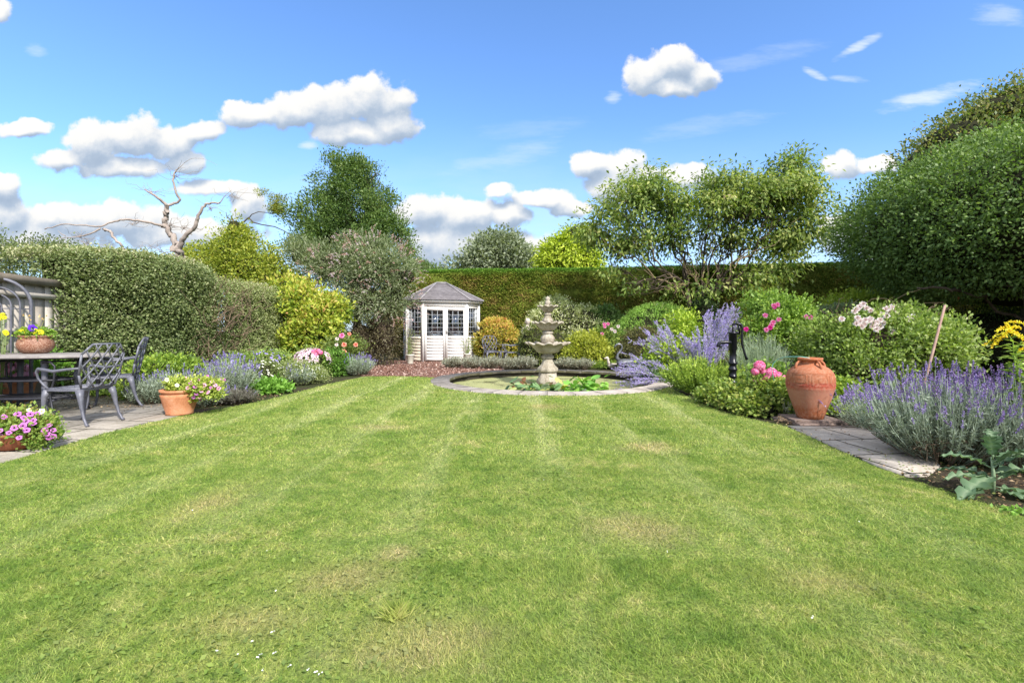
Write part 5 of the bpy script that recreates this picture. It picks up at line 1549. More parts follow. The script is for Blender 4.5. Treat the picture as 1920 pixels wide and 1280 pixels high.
# ---- many-stemmed spreading tree in front of the hedge
def maple():
    Y = 15.4
    bl = [B(1120, 430, Y, 44, 44, 1.3, .8), B(1175, 390, Y, 60, 50, 1.5, 1.1), B(1215, 355, Y, 50, 38, 1.3, .9), B(1180, 455, Y, 50, 30, 1.3, .6), B(1255, 395, Y, 50, 46, 1.5, 1), B(1345, 355, Y, 50, 44, 1.4, 1), B(1325, 400, Y, 62, 44, 1.6, 1.1), B(1400, 385, Y, 60, 46, 1.6, 1.2), B(1450, 360, Y, 60, 50, 1.5, 1.3), B(1500, 400, Y, 50, 56, 1.5, 1.4), B(1475, 445, Y, 64, 36, 1.5, 1.1), B(1482, 312, Y, 44, 36, 1.0, .7), B(1508, 345, Y, 38, 34, 1.0, .5), B(1250, 450, Y, 60, 24, 1.3, .35), B(1370, 450, Y, 50, 26, 1.3, .4), B(1290, 480, Y, 60, 20, 1, .12), B(1150, 500, Y, 50, 26, 1, .3), B(1180, 540, Y - .6, 40, 16, .8, .12), B(1460, 500, Y - .4, 46, 32, 1, .5), B(1400, 520, Y - .7, 60, 26, 1, .3), B(1330, 540, Y - .9, 60, 26, .9, .2), B(1265, 545, Y - .5, 50, 24, .8, .14), B(1410, 330, Y, 40, 24, 1, .25)]
    c = P(1316, 620, Y); c[2] = 0
    t = thing('spreading_tree', 'wide many-stemmed tree with drooping green and bronze leaves in front of the tall hedge', 'tree', c)
    loc = [(b[0] - c[0], b[1] - c[1], *b[2:]) for b in bl]
    mb = MB(); foliage(mb, loc, 36000, .15, .062, per=10, clump=.17, depth=.95, amp=.34, seed=95, droop=.65, out=.5, up=.1, cvar=.6, keep_in=.1, gap=.08)
    mb.build('crown', [leafmat('maple_leaf', [(0, (.035, .065, .016)), (.3, (.09, .145, .03)), (.55, (.175, .235, .05)), (.8, (.36, .37, .13)), (.965, (.48, .42, .22)), (.985, (.48, .12, .06)), (1, (.5, .12, .06))], .4), M['core']], t)
    r = np.random.default_rng(3)
    forks = [P(1288, 541, Y) - c, P(1325, 560, Y) - c, P(1345, 552, Y) - c]
    mb = MB(); mb.tube([(0.15, 0, 0), P(1322, 600, Y) - c, P(1318, 575, Y) - c, P(1322, 552, Y) - c], [.13, .11, .10, .06], 10); mb.tube([(-.15, .1, 0), P(1296, 590, Y) - c, P(1288, 541, Y) - c], [.10, .08, .06], 9)
    mb.build('trunk', M['bark'], t, smooth=True)
    for k, b in enumerate(loc):
        f = min(forks, key=lambda q: abs(q[0] - b[0] * .25) + r.random() * .3); e = np.array(b[:3])
        mb = MB(); p, ra = branch(f, e, .036, .013, 12, .12, 300 + k, -.08 if b[2] > 3 else .12); mb.tube(p, ra, 7)
        for j in range(12):
            i = r.integers(3, 12); tip = e + unit(r.normal(size=3)) * np.array(b[3:6]) * r.uniform(.4, 1)
            p2, r2 = branch(p[i], tip, .014, .004, 7, .16, 500 + k * 20 + j); mb.tube(p2, r2, 5, cap=False)
        mb.build('branch', M['bark_tan'] if k % 3 == 0 else M['bark'], t, smooth=True)
    # ivy round the foot
    mb = MB(); foliage(mb, [(0.02, -.12, 1.2, .45, .3, 1.1)], 3800, .07, .055, per=8, clump=.08, depth=.5, seed=97); core(mb, [(0.02, -.12, 1.2, .45, .3, 1.1)], .7)
    mb.build('ivy', [leafmat('ivy', [(.02, .035, .015), (.05, .085, .03), (.10, .14, .06)], .2), M['core']], t)


maple()

# ---- beyond the hedge
crown_tree('golden_conifer', 'bright golden-yellow conifer peeping over the tall hedge left of the spreading tree', (1062, 620), 23.5,
           [B(1062, 480, 23.5, 46, 36, 1.2, 1.3), B(1080, 445, 23.5, 30, 28, .8, .8), B(1040, 500, 23.5, 34, 34, 1.0), B(1095, 495, 23.5, 34, 40, 1)], 15000, .20, .075,
           [(.10, .15, .015), (.25, .32, .03), (.42, .48, .05), (.58, .56, .09)], 98, per=9, clump=.17, depth=.4, corefac=.75, droop=.7, amp=.15, zmin=2.5)
crown_tree('distant_tree', 'distant grey-green rounded tree with gaps of sky seen above the tall hedge', (925, 620), 36,
           [B(930, 468, 36, 46, 34, 2, 1.3), B(900, 490, 36, 40, 26, 2), B(965, 478, 36, 32, 30, 2), B(985, 500, 36, 24, 24, 1.5), B(862, 503, 36, 24, 16, 1.5, .7), B(935, 505, 36, 60, 20, 2)], 22000, .26, .15,
           [(.07, .09, .05), (.14, .17, .10), (.24, .27, .18), (.34, .36, .27)], 99, per=12, clump=.32, depth=.9, amp=.2, zmin=3, keep_in=.3, branch_r=.12, trunk_r=.3, fork=3)
for k, (px, py, rx, ry, Y) in enumerate([(815, 520, 22, 16, 30), (785, 505, 26, 12, 30)]):
    crown_tree('distant_tree', ['low green treetop just above the tall hedge, right of the evergreen', 'dark treetop beside the evergreen above the left end of the tall hedge'][k], (px, 620), Y, [B(px, py, Y, rx, ry, 1.2)], 2200, .2, .1,
               [(.04, .07, .02), (.09, .14, .04), (.15, .2, .07)], 101 + k, per=9, clump=.22, depth=.6, zmin=2, corefac=.6)


# ---- shrubs in the middle border
plant('orange_round_bush', 'rounded clipped bush with orange-tipped yellow-green leaves behind the two far chairs', 'bush',
      [B(928, 642, 17.2, 44, 44, .85)], 9500, .09, .045, [(.05, .07, .012), (.17, .19, .03), (.33, .31, .05), (.46, .34, .08), (.45, .17, .08)], 110, per=9, clump=.06, depth=.22, corefac=.85, amp=.06, hi=.22)
plant('green_round_bush', 'dark green low rounded bush behind the fountain column', 'bush',
      [B(1003, 650, 14.4, 32, 40, .55), B(1040, 652, 14.6, 28, 34, .5)], 8500, .055, .03, [(.035, .055, .014), (.09, .12, .03), (.16, .18, .05), (.20, .14, .06)], 111, per=10, clump=.05, depth=.25, corefac=.85, amp=.07)
plant('variegated_shrub', 'large cream-variegated shrub behind the top of the fountain', 'shrub',
      [B(1050, 602, 17.2, 56, 46, 1.0, 1.4), B(1095, 615, 17.0, 40, 46, .8), B(1020, 620, 17.1, 36, 40, .7), B(1080, 650, 16.8, 60, 40, .8)], 15000, .075, .04, [(.10, .14, .04), (.22, .27, .09), (.38, .41, .20), (.58, .57, .40), (.70, .67, .52)], 112, per=9, clump=.08, depth=.35, corefac=.8, amp=.1)
plant('dark_green_shrub', 'dark green leafy shrub between the variegated shrub and the clipped green dome', 'shrub',
      [B(1135, 602, 17.0, 30, 28, .6), B(1130, 640, 16.8, 36, 40, .6)], 6500, .10, .05, [(.03, .06, .02), (.07, .13, .035), (.14, .22, .07)], 113, per=9, clump=.09, depth=.4, corefac=.75)
plant('yellow_green_shrub', 'yellow-green spotted shrub to the right of the fountain', 'shrub',
      [B(1100, 652, 14.0, 36, 32, .55, 1.3), B(1075, 670, 13.8, 24, 22, .4), B(1125, 668, 13.9, 22, 24, .4)], 8500, .085, .04, [(.06, .09, .015), (.19, .22, .03), (.34, .36, .05), (.50, .48, .09)], 114, per=8, clump=.07, depth=.45, corefac=.7, amp=.12)
plant('clipped_dome', 'large smooth bright green clipped dome in front of the spreading tree', 'topiary',
      [B(1232, 645, 15.6, 80, 76, 1.35)], 30000, .055, .022, [(.08, .14, .03), (.16, .28, .05), (.25, .40, .08), (.34, .48, .13)], 115, per=10, clump=.05, depth=.12, corefac=.92, amp=.03, up=.6, hi=.15, gap=0)
plant('bronze_bush', 'bronze-green rounded bush in front of the clipped green dome', 'bush',
      [B(1200, 655, 13.9, 42, 44, .65), B(1180, 670, 13.6, 24, 28, .45)], 10500, .05, .028, [(.03, .035, .014), (.08, .085, .03), (.14, .13, .05), (.22, .13, .07)], 116, per=10, clump=.05, depth=.25, corefac=.85, amp=.08)
t, b = plant('rose_bush', 'small rose bush with pale pink and white blooms beside the bronze bush', 'rose bush',
      [B(1143, 640, 14.3, 24, 36, .4), B(1125, 630, 14.5, 16, 18, .3)], 3600, .07, .04, [(.05, .09, .02), (.13, .20, .04), (.28, .33, .07)], 117, per=7, clump=.09, depth=.8, corefac=0, trunk=8)
for k, (px, py, kd) in enumerate([(1134, 612, 'rose_pink'), (1140, 607, 'rose_pink'), (1159, 612, 'rose_white'), (1129, 626, 'rose_pink'), (1153, 621, 'rose_white'), (1147, 617, 'rose_white'), (1133, 608, 'rose_pink')]):
    p = P(px, py, 13.9); bloom(BM[kd], t, p - b, .055, TOCAM(p), k)
plant('lime_shrub', 'lime-green shrub showing over the top of the pale rose bush', 'shrub',
      [B(1600, 575, 12.5, 52, 26, .8), B(1570, 590, 12.5, 30, 26, .6), B(1640, 590, 12.4, 40, 30, .7)], 7500, .10, .045, [(.08, .13, .02), (.19, .27, .035), (.30, .38, .06), (.42, .42, .10)], 118, per=8, clump=.10, depth=.6, corefac=.6)
plant('grey_mound_shrub', 'grey-green mounded shrub behind the left side of the pale rose bush', 'shrub',
      [B(1580, 592, 10.5, 44, 20, .5)], 5500, .05, .022, [(.06, .09, .04), (.13, .17, .09), (.22, .26, .15)], 119, per=8, clump=.05, depth=.3, corefac=.85, up=.7)


# ---- grey lavender row behind the pond, plus other low mounds
def spiky(name, label, cat, loc, n, rad, h, cols, seed, group=None, spikes=None, lean=.8, leafn=14, lw=.010, ll=.055, base_r=.12, twigs=True, spk=None, flat=1.0, leaf_lo=.15, spread=None, fmax=300):
    """a sub-shrub of many thin stems fanning out from the foot; narrow leaves below, flower spikes on top"""
    r = np.random.default_rng(seed); t = thing(name, label, cat, loc, 0, group)
    a = r.random(n) * 2 * np.pi; q = np.sqrt(r.random(n)); tilt = q * lean
    fx = np.cos(a) * q * base_r; fy = np.sin(a) * q * base_r
    Ls = h * r.uniform(.72, 1.08, n) * (1 + .1 * q)
    tipx = fx + np.cos(a) * rad * q * r.uniform(.75, 1.1, n); tipy = fy + np.sin(a) * rad * q * r.uniform(.75, 1.1, n) * flat
    tipz = Ls * np.sqrt(np.clip(1 - (q * .82) ** 2, .12, 1))
    b = np.stack([fx, fy, fx * 0 + .01], 1); tp = np.stack([tipx, tipy, tipz], 1) + r.normal(size=(n, 3)) * [.05, .05, .03] * h
    tp[:, 2] = np.maximum(tp[:, 2], .05)
    ctl = b * .5 + tp * .5 + np.stack([np.cos(a) * q * rad * .22, np.sin(a) * q * rad * .22, -.05 * h + 0 * a], 1)
    bez = lambda s, i: ((1 - s) ** 2)[:, None] * b[i] + (2 * s * (1 - s))[:, None] * ctl[i] + (s ** 2)[:, None] * tp[i]
    tan = lambda s, i: unit((2 * (1 - s))[:, None] * (ctl[i] - b[i]) + (2 * s)[:, None] * (tp[i] - ctl[i]))
    mb = MB(); idx = np.repeat(np.arange(n), leafn); m = len(idx); s = leaf_lo + (.84 - leaf_lo) * r.random(m)
    p = bez(s, idx); tg = tan(s, idx)
    leaf_quads(mb, p, tg * .9 + r.normal(size=(m, 3)) * .55, r.normal(size=(m, 3)) + [0, 0, .6], ll * r.uniform(.6, 1.2, m), lw * r.uniform(.7, 1.3, m), np.clip(s * .7 + r.normal(size=m) * .22, 0, 1), 0)
    # stems as thin crossed ribbons
    for k in range(4):
        s0, s1 = k / 4, (k + 1) / 4; ii = np.arange(n); A = bez(np.full(n, s0), ii); Bq = bez(np.full(n, s1), ii)
        sd = unit(np.cross(Bq - A, r.normal(size=(n, 3)))) * .0017
        V = np.stack([A - sd, A + sd, Bq + sd, Bq - sd], 1).reshape(-1, 3); mb.add(V, np.arange(n * 4).reshape(n, 4), mat=0, rnd=.75)
    mb.build('foliage', leafmat('%s_leaf_%d' % (name, seed), cols, .25, tint=(1.05, 1.1, .8)), t)
    if twigs:
        mb = MB()
        for k in range(min(n // 5, 90)):
            i = r.integers(n); L = np.linspace(0, .45, 6); mb.tube(bez(L, np.full(6, i)) + np.array([0, 0, -.01]), np.linspace(.008, .003, 6), 4, cap=False)
        mb.build('woody_stems', M['twig'], t)
    if spk:
        scol, slen, sw, cnt = spk
        ns = cnt; ii = r.permutation(n)[:ns] if ns < n else np.arange(n); ns = len(ii)
        mb = MB(); fl = 22; idx = np.repeat(np.arange(ns), fl); m = len(idx)
        lens = slen * r.uniform(.55, 1.25, ns)
        d = tan(np.full(ns, 1.), ii); s = np.tile(np.linspace(0, 1, fl), ns) ** .9
        gap = np.where((s > .12) & (s < .26), 0, 1)
        p = tp[ii][idx] + d[idx] * (s * lens[idx])[:, None] + r.normal(size=(m, 3)) * sw * .35 * (1 - s * .5)[:, None]
        k_ = gap > 0
        leaf_quads(mb, p[k_], r.normal(size=(m, 3))[k_] + d[idx][k_] * .9, r.normal(size=(m, 3))[k_], sw * (1.25 - .5 * s[k_]), sw * .72, np.clip(r.random(m)[k_] * .7 + r.random(ns)[idx][k_] * .3, 0, 1))
        for z_ in (0,):
            A = tp[ii]; Bq = tp[ii] + d * lens[:, None]; sd = unit(np.cross(Bq - A, r.normal(size=(ns, 3)))) * .002
            mb.add(np.stack([A - sd, A + sd, Bq + sd, Bq - sd], 1).reshape(-1, 3), np.arange(ns * 4).reshape(ns, 4), rnd=.2)
        o = mb.build('flower_spikes', leafmat('%s_spike_%d' % (name, seed), scol, .25, .6, .2, tint=(1, 1, 1.05)), t)
        o['kind'] = 'stuff'
    return t


GREY = [(.10, .075, .05), (.19, .17, .12), (.27, .29, .22), (.42, .43, .36)]
for k, (px, Y, rd, hh, lab) in enumerate([(850, 13.6, .28, .34, 'clipped grey lavender at the left end of the row behind the pond'), (885, 13.4, .32, .38, 'grey lavender in front of the left far chair'), (920, 13.3, .32, .36, 'grey lavender between the two far chairs, behind the pond'),
                                            (955, 13.2, .32, .36, 'grey lavender in front of the side-on far chair'), (985, 13.1, .28, .40, 'grey lavender just left of the fountain, behind the pond'),
                                            (1060, 13.1, .26, .34, 'low grey lavender just right of the fountain, behind the pond'), (1090, 13.1, .30, .32, 'low grey lavender at the right end of the row behind the pond')]):
    c = P(px, 690, Y); c[2] = 0
    spiky('lavender', lab, 'lavender', c, 170, rd, hh, GREY, 120 + k, 'grey lavender row behind the pond', leafn=14, lw=.016, ll=.075, base_r=.1)
c = P(1055, 692, 13.3); c[2] = 0

# two big lavenders on the right
LAV = [(.05, .05, .035), (.13, .16, .11), (.24, .29, .22), (.38, .43, .36)]
PUR = [(.10, .07, .18), (.17, .12, .30), (.26, .19, .41), (.38, .32, .50)]
c = P(1768, 800, 3.98); c[2] = 0
spiky('lavender', 'large lavender bush with fresh violet spikes overhanging the paved path', 'lavender', c, 680, .42, .68, LAV, 130, 'big lavender bushes on the right', spk=(PUR, .075, .0125, 400), leafn=36, lw=.0065, ll=.045, base_r=.26, leaf_lo=.18)
PUR2 = [(.08, .055, .12), (.14, .09, .22), (.22, .15, .34), (.30, .22, .26)]
c = P(1915, 800, 3.8); c[2] = 0
spiky('lavender', 'second big lavender bush with darker faded spikes at the right edge', 'lavender', c, 620, .44, .68, LAV, 131, 'big lavender bushes on the right', spk=(PUR2, .08, .0125, 450), leafn=28, lw=.0065, ll=.045, base_r=.34)
LV = [o for o in bpy.data.objects if o.get('label', '').startswith('large lavender bush')][0]; r = np.random.default_rng(17); mb = MB()
for k in range(95):
    a = np.array([r.uniform(-.25, .2), r.uniform(-.1, .1), r.uniform(.01, .06)]); p, ra = branch(a, [r.uniform(-.42, .30), r.uniform(-.36, -.12), r.uniform(.02, .22)], .0065, .003, 8, .16, k + 7, .03); p[:, 2] = np.maximum(p[:, 2], .012); mb.tube(p, ra, 4, cap=False)
mb.build('bare_woody_base', M['twig'], LV)
c = P(1640, 790, 5.1); c[2] = 0
spiky('lavender', 'small sprawling lavender leaning over the path edge beside the urn', 'lavender', c, 150, .30, .42, LAV, 132, 'big lavender bushes on the right', spk=(PUR, .09, .015, 110), leafn=16, lw=.008, ll=.05, base_r=.14)


# ---- Russian sage leaning over the pond
def sage(label, root, sprays, seed, purple, loc_group='purple sage'):
    r = np.random.default_rng(seed); root = np.array(root, float)
    t = thing('russian_sage', label, 'sage', root, 0, loc_group); ms = MB(); mf = MB()
    for k in range(len(sprays)):
        tip = np.array(sprays[k]) - root; L = np.linalg.norm(tip)
        mid = tip * .5 + np.array([0, 0, .10 * L]) + r.normal(size=3) * .04
        s = np.linspace(0, 1, 12)[:, None]; p = 2 * s * (1 - s) * mid + s ** 2 * tip
        ms.tube(p, np.linspace(.0045, .0018, 12), 4, cap=False, rnd=.8)
        # side shoots with florets
        for j in range(20):
            u = r.uniform(.42, 1.0); q = np.array([np.interp(u, s[:, 0], p[:, i]) for i in range(3)]); d = unit(tip + r.normal(size=3) * L * .33)
            l2 = (.06 + .13 * (1 - u)) * r.uniform(.7, 1.3); m = 11; v = r.random(m)[:, None]
            qq = q + d * v * l2 + r.normal(size=(m, 3)) * .006
            leaf_quads(mf, qq, r.normal(size=(m, 3)) + d, r.normal(size=(m, 3)), .020, .013, r.random(m) * .6 + r.random() * .4)
            ms.tube([q, q + d * l2], .0016, 3, cap=False, rnd=.7)
        m = 26; u = r.uniform(.03, .55, m)[:, None]; q = 2 * u * (1 - u) * mid + u ** 2 * tip
        leaf_quads(ms, q + r.normal(size=(m, 3)) * .012, r.normal(size=(m, 3)) + [0, 0, .3], r.normal(size=(m, 3)), .05, .014, r.random(m) * .8)
    ms.build('stems', leafmat('sage_stem_%d' % seed, [(.10, .14, .07), (.22, .27, .17), (.42, .44, .36)], .2), t)
    o = mf.build('florets', leafmat('sage_floret_%d' % seed, purple, .25, .6, .2, tint=(1, 1, 1.05)), t); o['kind'] = 'stuff'


SG = [(.20, .15, .38), (.31, .25, .54), (.42, .35, .64), (.54, .48, .70)]
r = np.random.default_rng(50)
def fan(cx, cy, Y, sx, sy, n): return [P(cx + r.normal() * sx, cy + r.normal() * sy, Y + r.normal() * .25) for _ in range(n)]
root = P(1275, 720, 9.6); root[2] = 0
sage('purple sage sprays drooping over the back right rim of the pond', root, fan(1165, 697, 9.8, 9, 12, 16) + fan(1185, 715, 9.7, 12, 5, 10) + fan(1200, 680, 9.9, 14, 8, 12), 140, SG)
root = P(1300, 712, 9.9); root[2] = 0
sage('purple sage sprays reaching left in front of the clipped green dome', root, fan(1215, 630, 10.0, 18, 10, 18) + fan(1245, 610, 10.1, 12, 14, 10) + fan(1260, 655, 9.8, 12, 8, 8), 141, SG)
root = P(1320, 712, 9.7); root[2] = 0
sage('upright purple sage clump with the tallest spires, left of the hand pump', root, fan(1345, 590, 9.9, 16, 12, 22) + fan(1385, 600, 9.9, 8, 18, 14) + fan(1290, 640, 9.8, 20, 12, 18) + fan(1330, 640, 9.5, 22, 12, 30) + fan(1370, 575, 10, 5, 5, 6), 142, SG)
plant('acid_green_plant', 'acid-green leafy plant growing up through the purple sage', 'plant',
      [B(1280, 603, 10.3, 28, 20, .3), B(1250, 660, 10.0, 36, 22, .4), B(1225, 680, 10.0, 24, 12, .3), B(1285, 630, 10.2, 30, 20, .3)], 3400, .085, .04, [(.12, .20, .02), (.26, .36, .04), (.44, .48, .08)], 143, per=6, clump=.08, depth=.9, corefac=0, trunk=10)
plant('leafy_green_plant', 'broad dark green leaves at the foot of the purple sage by the pond', 'plant',
      [B(1240, 700, 9.9, 40, 18, .35), B(1225, 690, 10.2, 30, 18, .3)], 3000, .09, .05, [(.03, .07, .02), (.07, .14, .03), (.14, .24, .06)], 144, per=7, clump=.07, depth=.6, corefac=.6)

# ---- bright spiky green bush beside the pump
def shoot_bush(name, label, loc, n, rad, h, cols, seed, ll=.05, lw=.016, per=26, cat='bush', base_r=.2):
    return spiky(name, label, cat, loc, n, rad, h, cols, seed, leafn=per, lw=lw, ll=ll, base_r=base_r, leaf_lo=.12, twigs=False)


BG = [(.05, .09, .015), (.14, .22, .03), (.27, .37, .05), (.40, .46, .09)]
c = P(1312, 720, 8.0); c[2] = 0
shoot_bush('feathery_green_bush', 'feathery bright green bush beside the black hand pump', c, 330, .50, .68, BG, 150, .05, .017, 40)
c = P(1395, 710, 8.4); c[2] = 0
shoot_bush('feathery_green_bush', 'smaller feathery green bush just right of the black hand pump', c, 150, .34, .55, BG, 151, .05, .017, 30)
# blue-green grassy tuft
c = P(1425, 705, 8.5); c[2] = 0
spiky('grass_tuft', 'tall blue-green grassy tuft behind the hand pump handle', 'grass clump', c, 420, .40, .98, [(.10, .13, .07), (.20, .26, .16), (.34, .40, .28)], 152, leafn=5, lw=.007, ll=.28, base_r=.14, twigs=False)

# low geranium mound at the lawn edge
plant('low_geranium', 'low mounded plant with small yellow-green scalloped leaves at the lawn edge left of the urn', 'ground cover plant',
      [B(1350, 745, 6.9, 36, 24, .3), B(1395, 750, 6.5, 56, 32, .42), B(1445, 748, 6.2, 44, 42, .4), B(1420, 765, 6.0, 40, 24, .3), B(1460, 770, 6.0, 24, 22, .22)], 15000, .045, .042,
      [(.05, .085, .02), (.11, .175, .035), (.19, .26, .055), (.32, .34, .09), (.38, .27, .12)], 153, per=8, clump=.05, depth=.45, amp=.2, corefac=.75, up=.1, nup=1.2)
plant('low_geranium', 'second low yellow-green mound to the right of the urn', 'ground cover plant',
      [B(1582, 745, 6.2, 30, 30, .28), B(1575, 775, 6.0, 26, 20, .25)], 5200, .045, .04, [(.06, .11, .02), (.14, .22, .035), (.28, .36, .05), (.46, .46, .09)], 154, per=8, clump=.05, depth=.4, corefac=.75, nup=1.2)
# pink heads just left of the urn
loc = P(1440, 720, 6.7); loc[2] = 0
canopy = [(0, 0, .40, .26, .2, .2)]
t = thing('pink_geranium', 'leafy plant with bright pink flower heads just left of the terracotta urn', 'flowering plant', loc)
mb = MB(); foliage(mb, canopy, 1900, .06, .045, per=7, clump=.05, depth=.7, seed=155); core(mb, canopy, .6)
mb.build('foliage', [leafmat('gerleaf', [(.06, .12, .02), (.15, .24, .05), (.34, .40, .12)], .35), M['core']], t)
for k, (px, py, s_) in enumerate([(1424, 686, .085), (1416, 696, .06), (1430, 696, .045), (1446, 700, .09), (1458, 706, .08), (1438, 709, .06), (1466, 710, .07), (1417, 714, .035), (1426, 713, .03)]):
    p = P(px, py, 6.2); bloom(BM['geranium_pink'], t, p - loc, s_, TOCAM(p) + [0, 0, .4], k)
# dry grey wisps left of the urn foot
c = P(1474, 778, 5.9); c[2] = 0
spiky('dry_grey_plant', 'wispy silver-grey plant with dry stems at the left foot of the urn', 'plant', c, 90, .18, .24, [(.22, .20, .15), (.38, .37, .30), (.52, .50, .44)], 156, leafn=14, lw=.008, ll=.03, base_r=.08)
r = np.random.default_rng(71); t = thing('cut_twigs', 'pale dry cut twigs lying on the lawn edge before the urn', 'twigs', (3.1, 5.45, 0))
for k in range(12):
    a = np.array([r.normal() * .05, r.normal() * .06, .03]); p, ra = branch(a, a + [r.uniform(-.22, .1), r.uniform(-.2, .1), r.uniform(0, .06)], .006, .003, 6, .2, k); MB().tube(p, ra, 5).build('twig', M['twig'], t)

# pink rose bush and the big pale rose bush
t, b = plant('rose_bush', 'tall light green rose bush with magenta-pink blooms behind the grassy tuft', 'rose bush',
      [B(1432, 580, 9.6, 38, 32, .5, 1.2), B(1480, 600, 9.6, 44, 40, .5, 1.2), B(1425, 620, 9.5, 30, 40, .4, .8), B(1500, 640, 9.6, 36, 44, .5, .6), B(1460, 640, 9.6, 40, 50, .5, .5)], 10500, .07, .042,
      [(.05, .10, .02), (.12, .20, .035), (.22, .33, .06), (.36, .44, .12)], 157, per=7, clump=.08, depth=.9, amp=.3, gap=.15, corefac=0, trunk=24)
for k, (px, py, kd) in enumerate([(1399, 617, 'rose_magenta'), (1435, 591, 'rose_pink'), (1460, 599, 'rose_pink'), (1451, 573, 'rose_pink'), (1458, 571, 'rose_pink'), (1447, 609, 'rose_pink'), (1437, 618, 'rose_pink'), (1450, 604, 'rose_pink'), (1444, 614, 'rose_magenta'), (1520, 595, 'rose_pink'), (1512, 594, 'rose_pink'), (1452, 575, 'rose_magenta')]):
    p = P(px, py, 9.05); bloom(BM[kd], t, p - b, .05, TOCAM(p), k)
t, b = plant('rose_bush', 'broad rose bush with clusters of blush-white blooms behind the urn and lavender', 'rose bush',
      [B(1640, 640, 8.0, 80, 56, .9, 1.4), B(1570, 650, 8.1, 50, 56, .8, 1.1), B(1700, 640, 7.9, 70, 58, .9, 1.3), B(1760, 650, 7.8, 42, 54, .6, 1), B(1640, 690, 7.7, 90, 40, .6, .9), B(1670, 598, 8.1, 60, 26, .6, .5)], 34000, .06, .038,
      [(.04, .06, .018), (.10, .15, .035), (.18, .26, .05), (.28, .34, .11), (.42, .42, .26)], 158, per=8, clump=.10, depth=.8, corefac=.55, fmat='core_brown', amp=.3, gap=.25, trunk=14)
WR = [(1612, 575), (1618, 570), (1606, 580), (1625, 578), (1632, 582), (1660, 580), (1668, 584), (1676, 582), (1656, 588), (1662, 592), (1672, 576), (1612, 602), (1620, 608), (1628, 601), (1636, 612), (1644, 604), (1650, 600), (1616, 612), (1632, 598), (1642, 616), (1650, 612), (1655, 605), (1606, 606), (1673, 622), (1578, 598), (1712, 594), (1645, 618), (1622, 600), (1608, 596), (1638, 606), (1680, 588), (1602, 584), (1703, 598), (1665, 578)]
for k, (px, py) in enumerate(WR):
    p = P(px, py, 7.45 if py > 590 else 7.75); bloom(BM['rose_white'], t, p - b, .05, TOCAM(p) + [0, 0, .3], k)
mb = MB(); r = np.random.default_rng(14)
for k in range(46):
    a = np.array([r.uniform(-.9, .9), r.uniform(-.2, .3), r.uniform(.8, 1.3)]); p, ra = branch(a, a + [r.uniform(-.4, .5), r.uniform(-.4, .1), r.uniform(.1, .45)], .006, .002, 7, .2, k, .04); mb.tube(p, ra, 4, cap=False)
for k in range(60):
    a = np.array([r.uniform(-.9, .4), r.uniform(-.5, -.2), .02]); p, ra = branch(a, a + [r.uniform(-.4, .5), r.uniform(-.4, .1), r.uniform(.3, .75)], .007, .003, 7, .2, k + 99, .04); mb.tube(p, ra, 4, cap=False)
mb.build('old_stems', M['twig'], t)

# goldenrod and big lobed leaves, front right
c = P(1915, 800, 3.75); c[2] = 0
t = thing('goldenrod', 'tall plant with arching bright yellow flower sprays at the right edge above the lavender', 'flowering plant', c)
ms = MB(); mf = MB(); r = np.random.default_rng(33)
for (px, py, Yt) in [(1890, 625, 3.7), (1915, 640, 3.6), (1935, 615, 3.7), (1925, 665, 3.55), (1950, 650, 3.8), (1905, 690, 3.6), (1960, 690, 3.7)]:
    tip = P(px, py, Yt) - c; p, ra = branch((r.normal() * .05, r.normal() * .05, 0), tip, .006, .003, 12, .05, px); ms.tube(p, ra, 5, cap=False)
    m = 90; u = r.uniform(3, 11, m); q = np.stack([np.interp(u, range(12), p[:, i]) for i in range(3)], 1)
    leaf_quads(ms, q, r.normal(size=(m, 3)) * [1, 1, .3] + [0, 0, .15], [0, 0, 1] + r.normal(size=(m, 3)) * .4, r.uniform(.05, .10, m), .022, r.random(m), 0)
for (px, py, dx, dz, ln) in [(1893, 622, -1, -.35, .20), (1893, 618, -.9, .1, .13), (1893, 618, .6, .2, .12), (1896, 622, .9, -.15, .14), (1890, 628, -.8, -.6, .12), (1893, 622, -.5, -.55, .12), (1925, 645, -.6, .1, .07), (1925, 610, -.6, .3, .12), (1900, 626, .9, -.4, .10), (1926, 655, -.8, 0, .06), (1893, 622, -.2, .45, .08)]:
    a = P(px, py, 3.68) - c; s = np.linspace(0, 1, 60)[:, None]; d = unit(np.array([dx, r.normal() * .3, dz]))
    q = a + d * s * ln + np.array([0, 0, 1.]) * (.05 * s - .09 * s ** 2) * ln * 6 + r.normal(size=(60, 3)) * .004
    leaf_quads(mf, q, r.normal(size=(60, 3)) + [0, 0, .7], r.normal(size=(60, 3)), .017, .011, r.random(60))
ms.build('stems_and_leaves', leafmat('goldenrod_leaf', [(.10, .16, .03), (.20, .30, .05), (.34, .42, .10)], .35), t)
mf.build('flower_sprays', leafmat('goldenrod_flower', [(.70, .40, .01), (.85, .58, .02), (.9, .7, .08)], .3, tint=(1, .95, .6)), t)


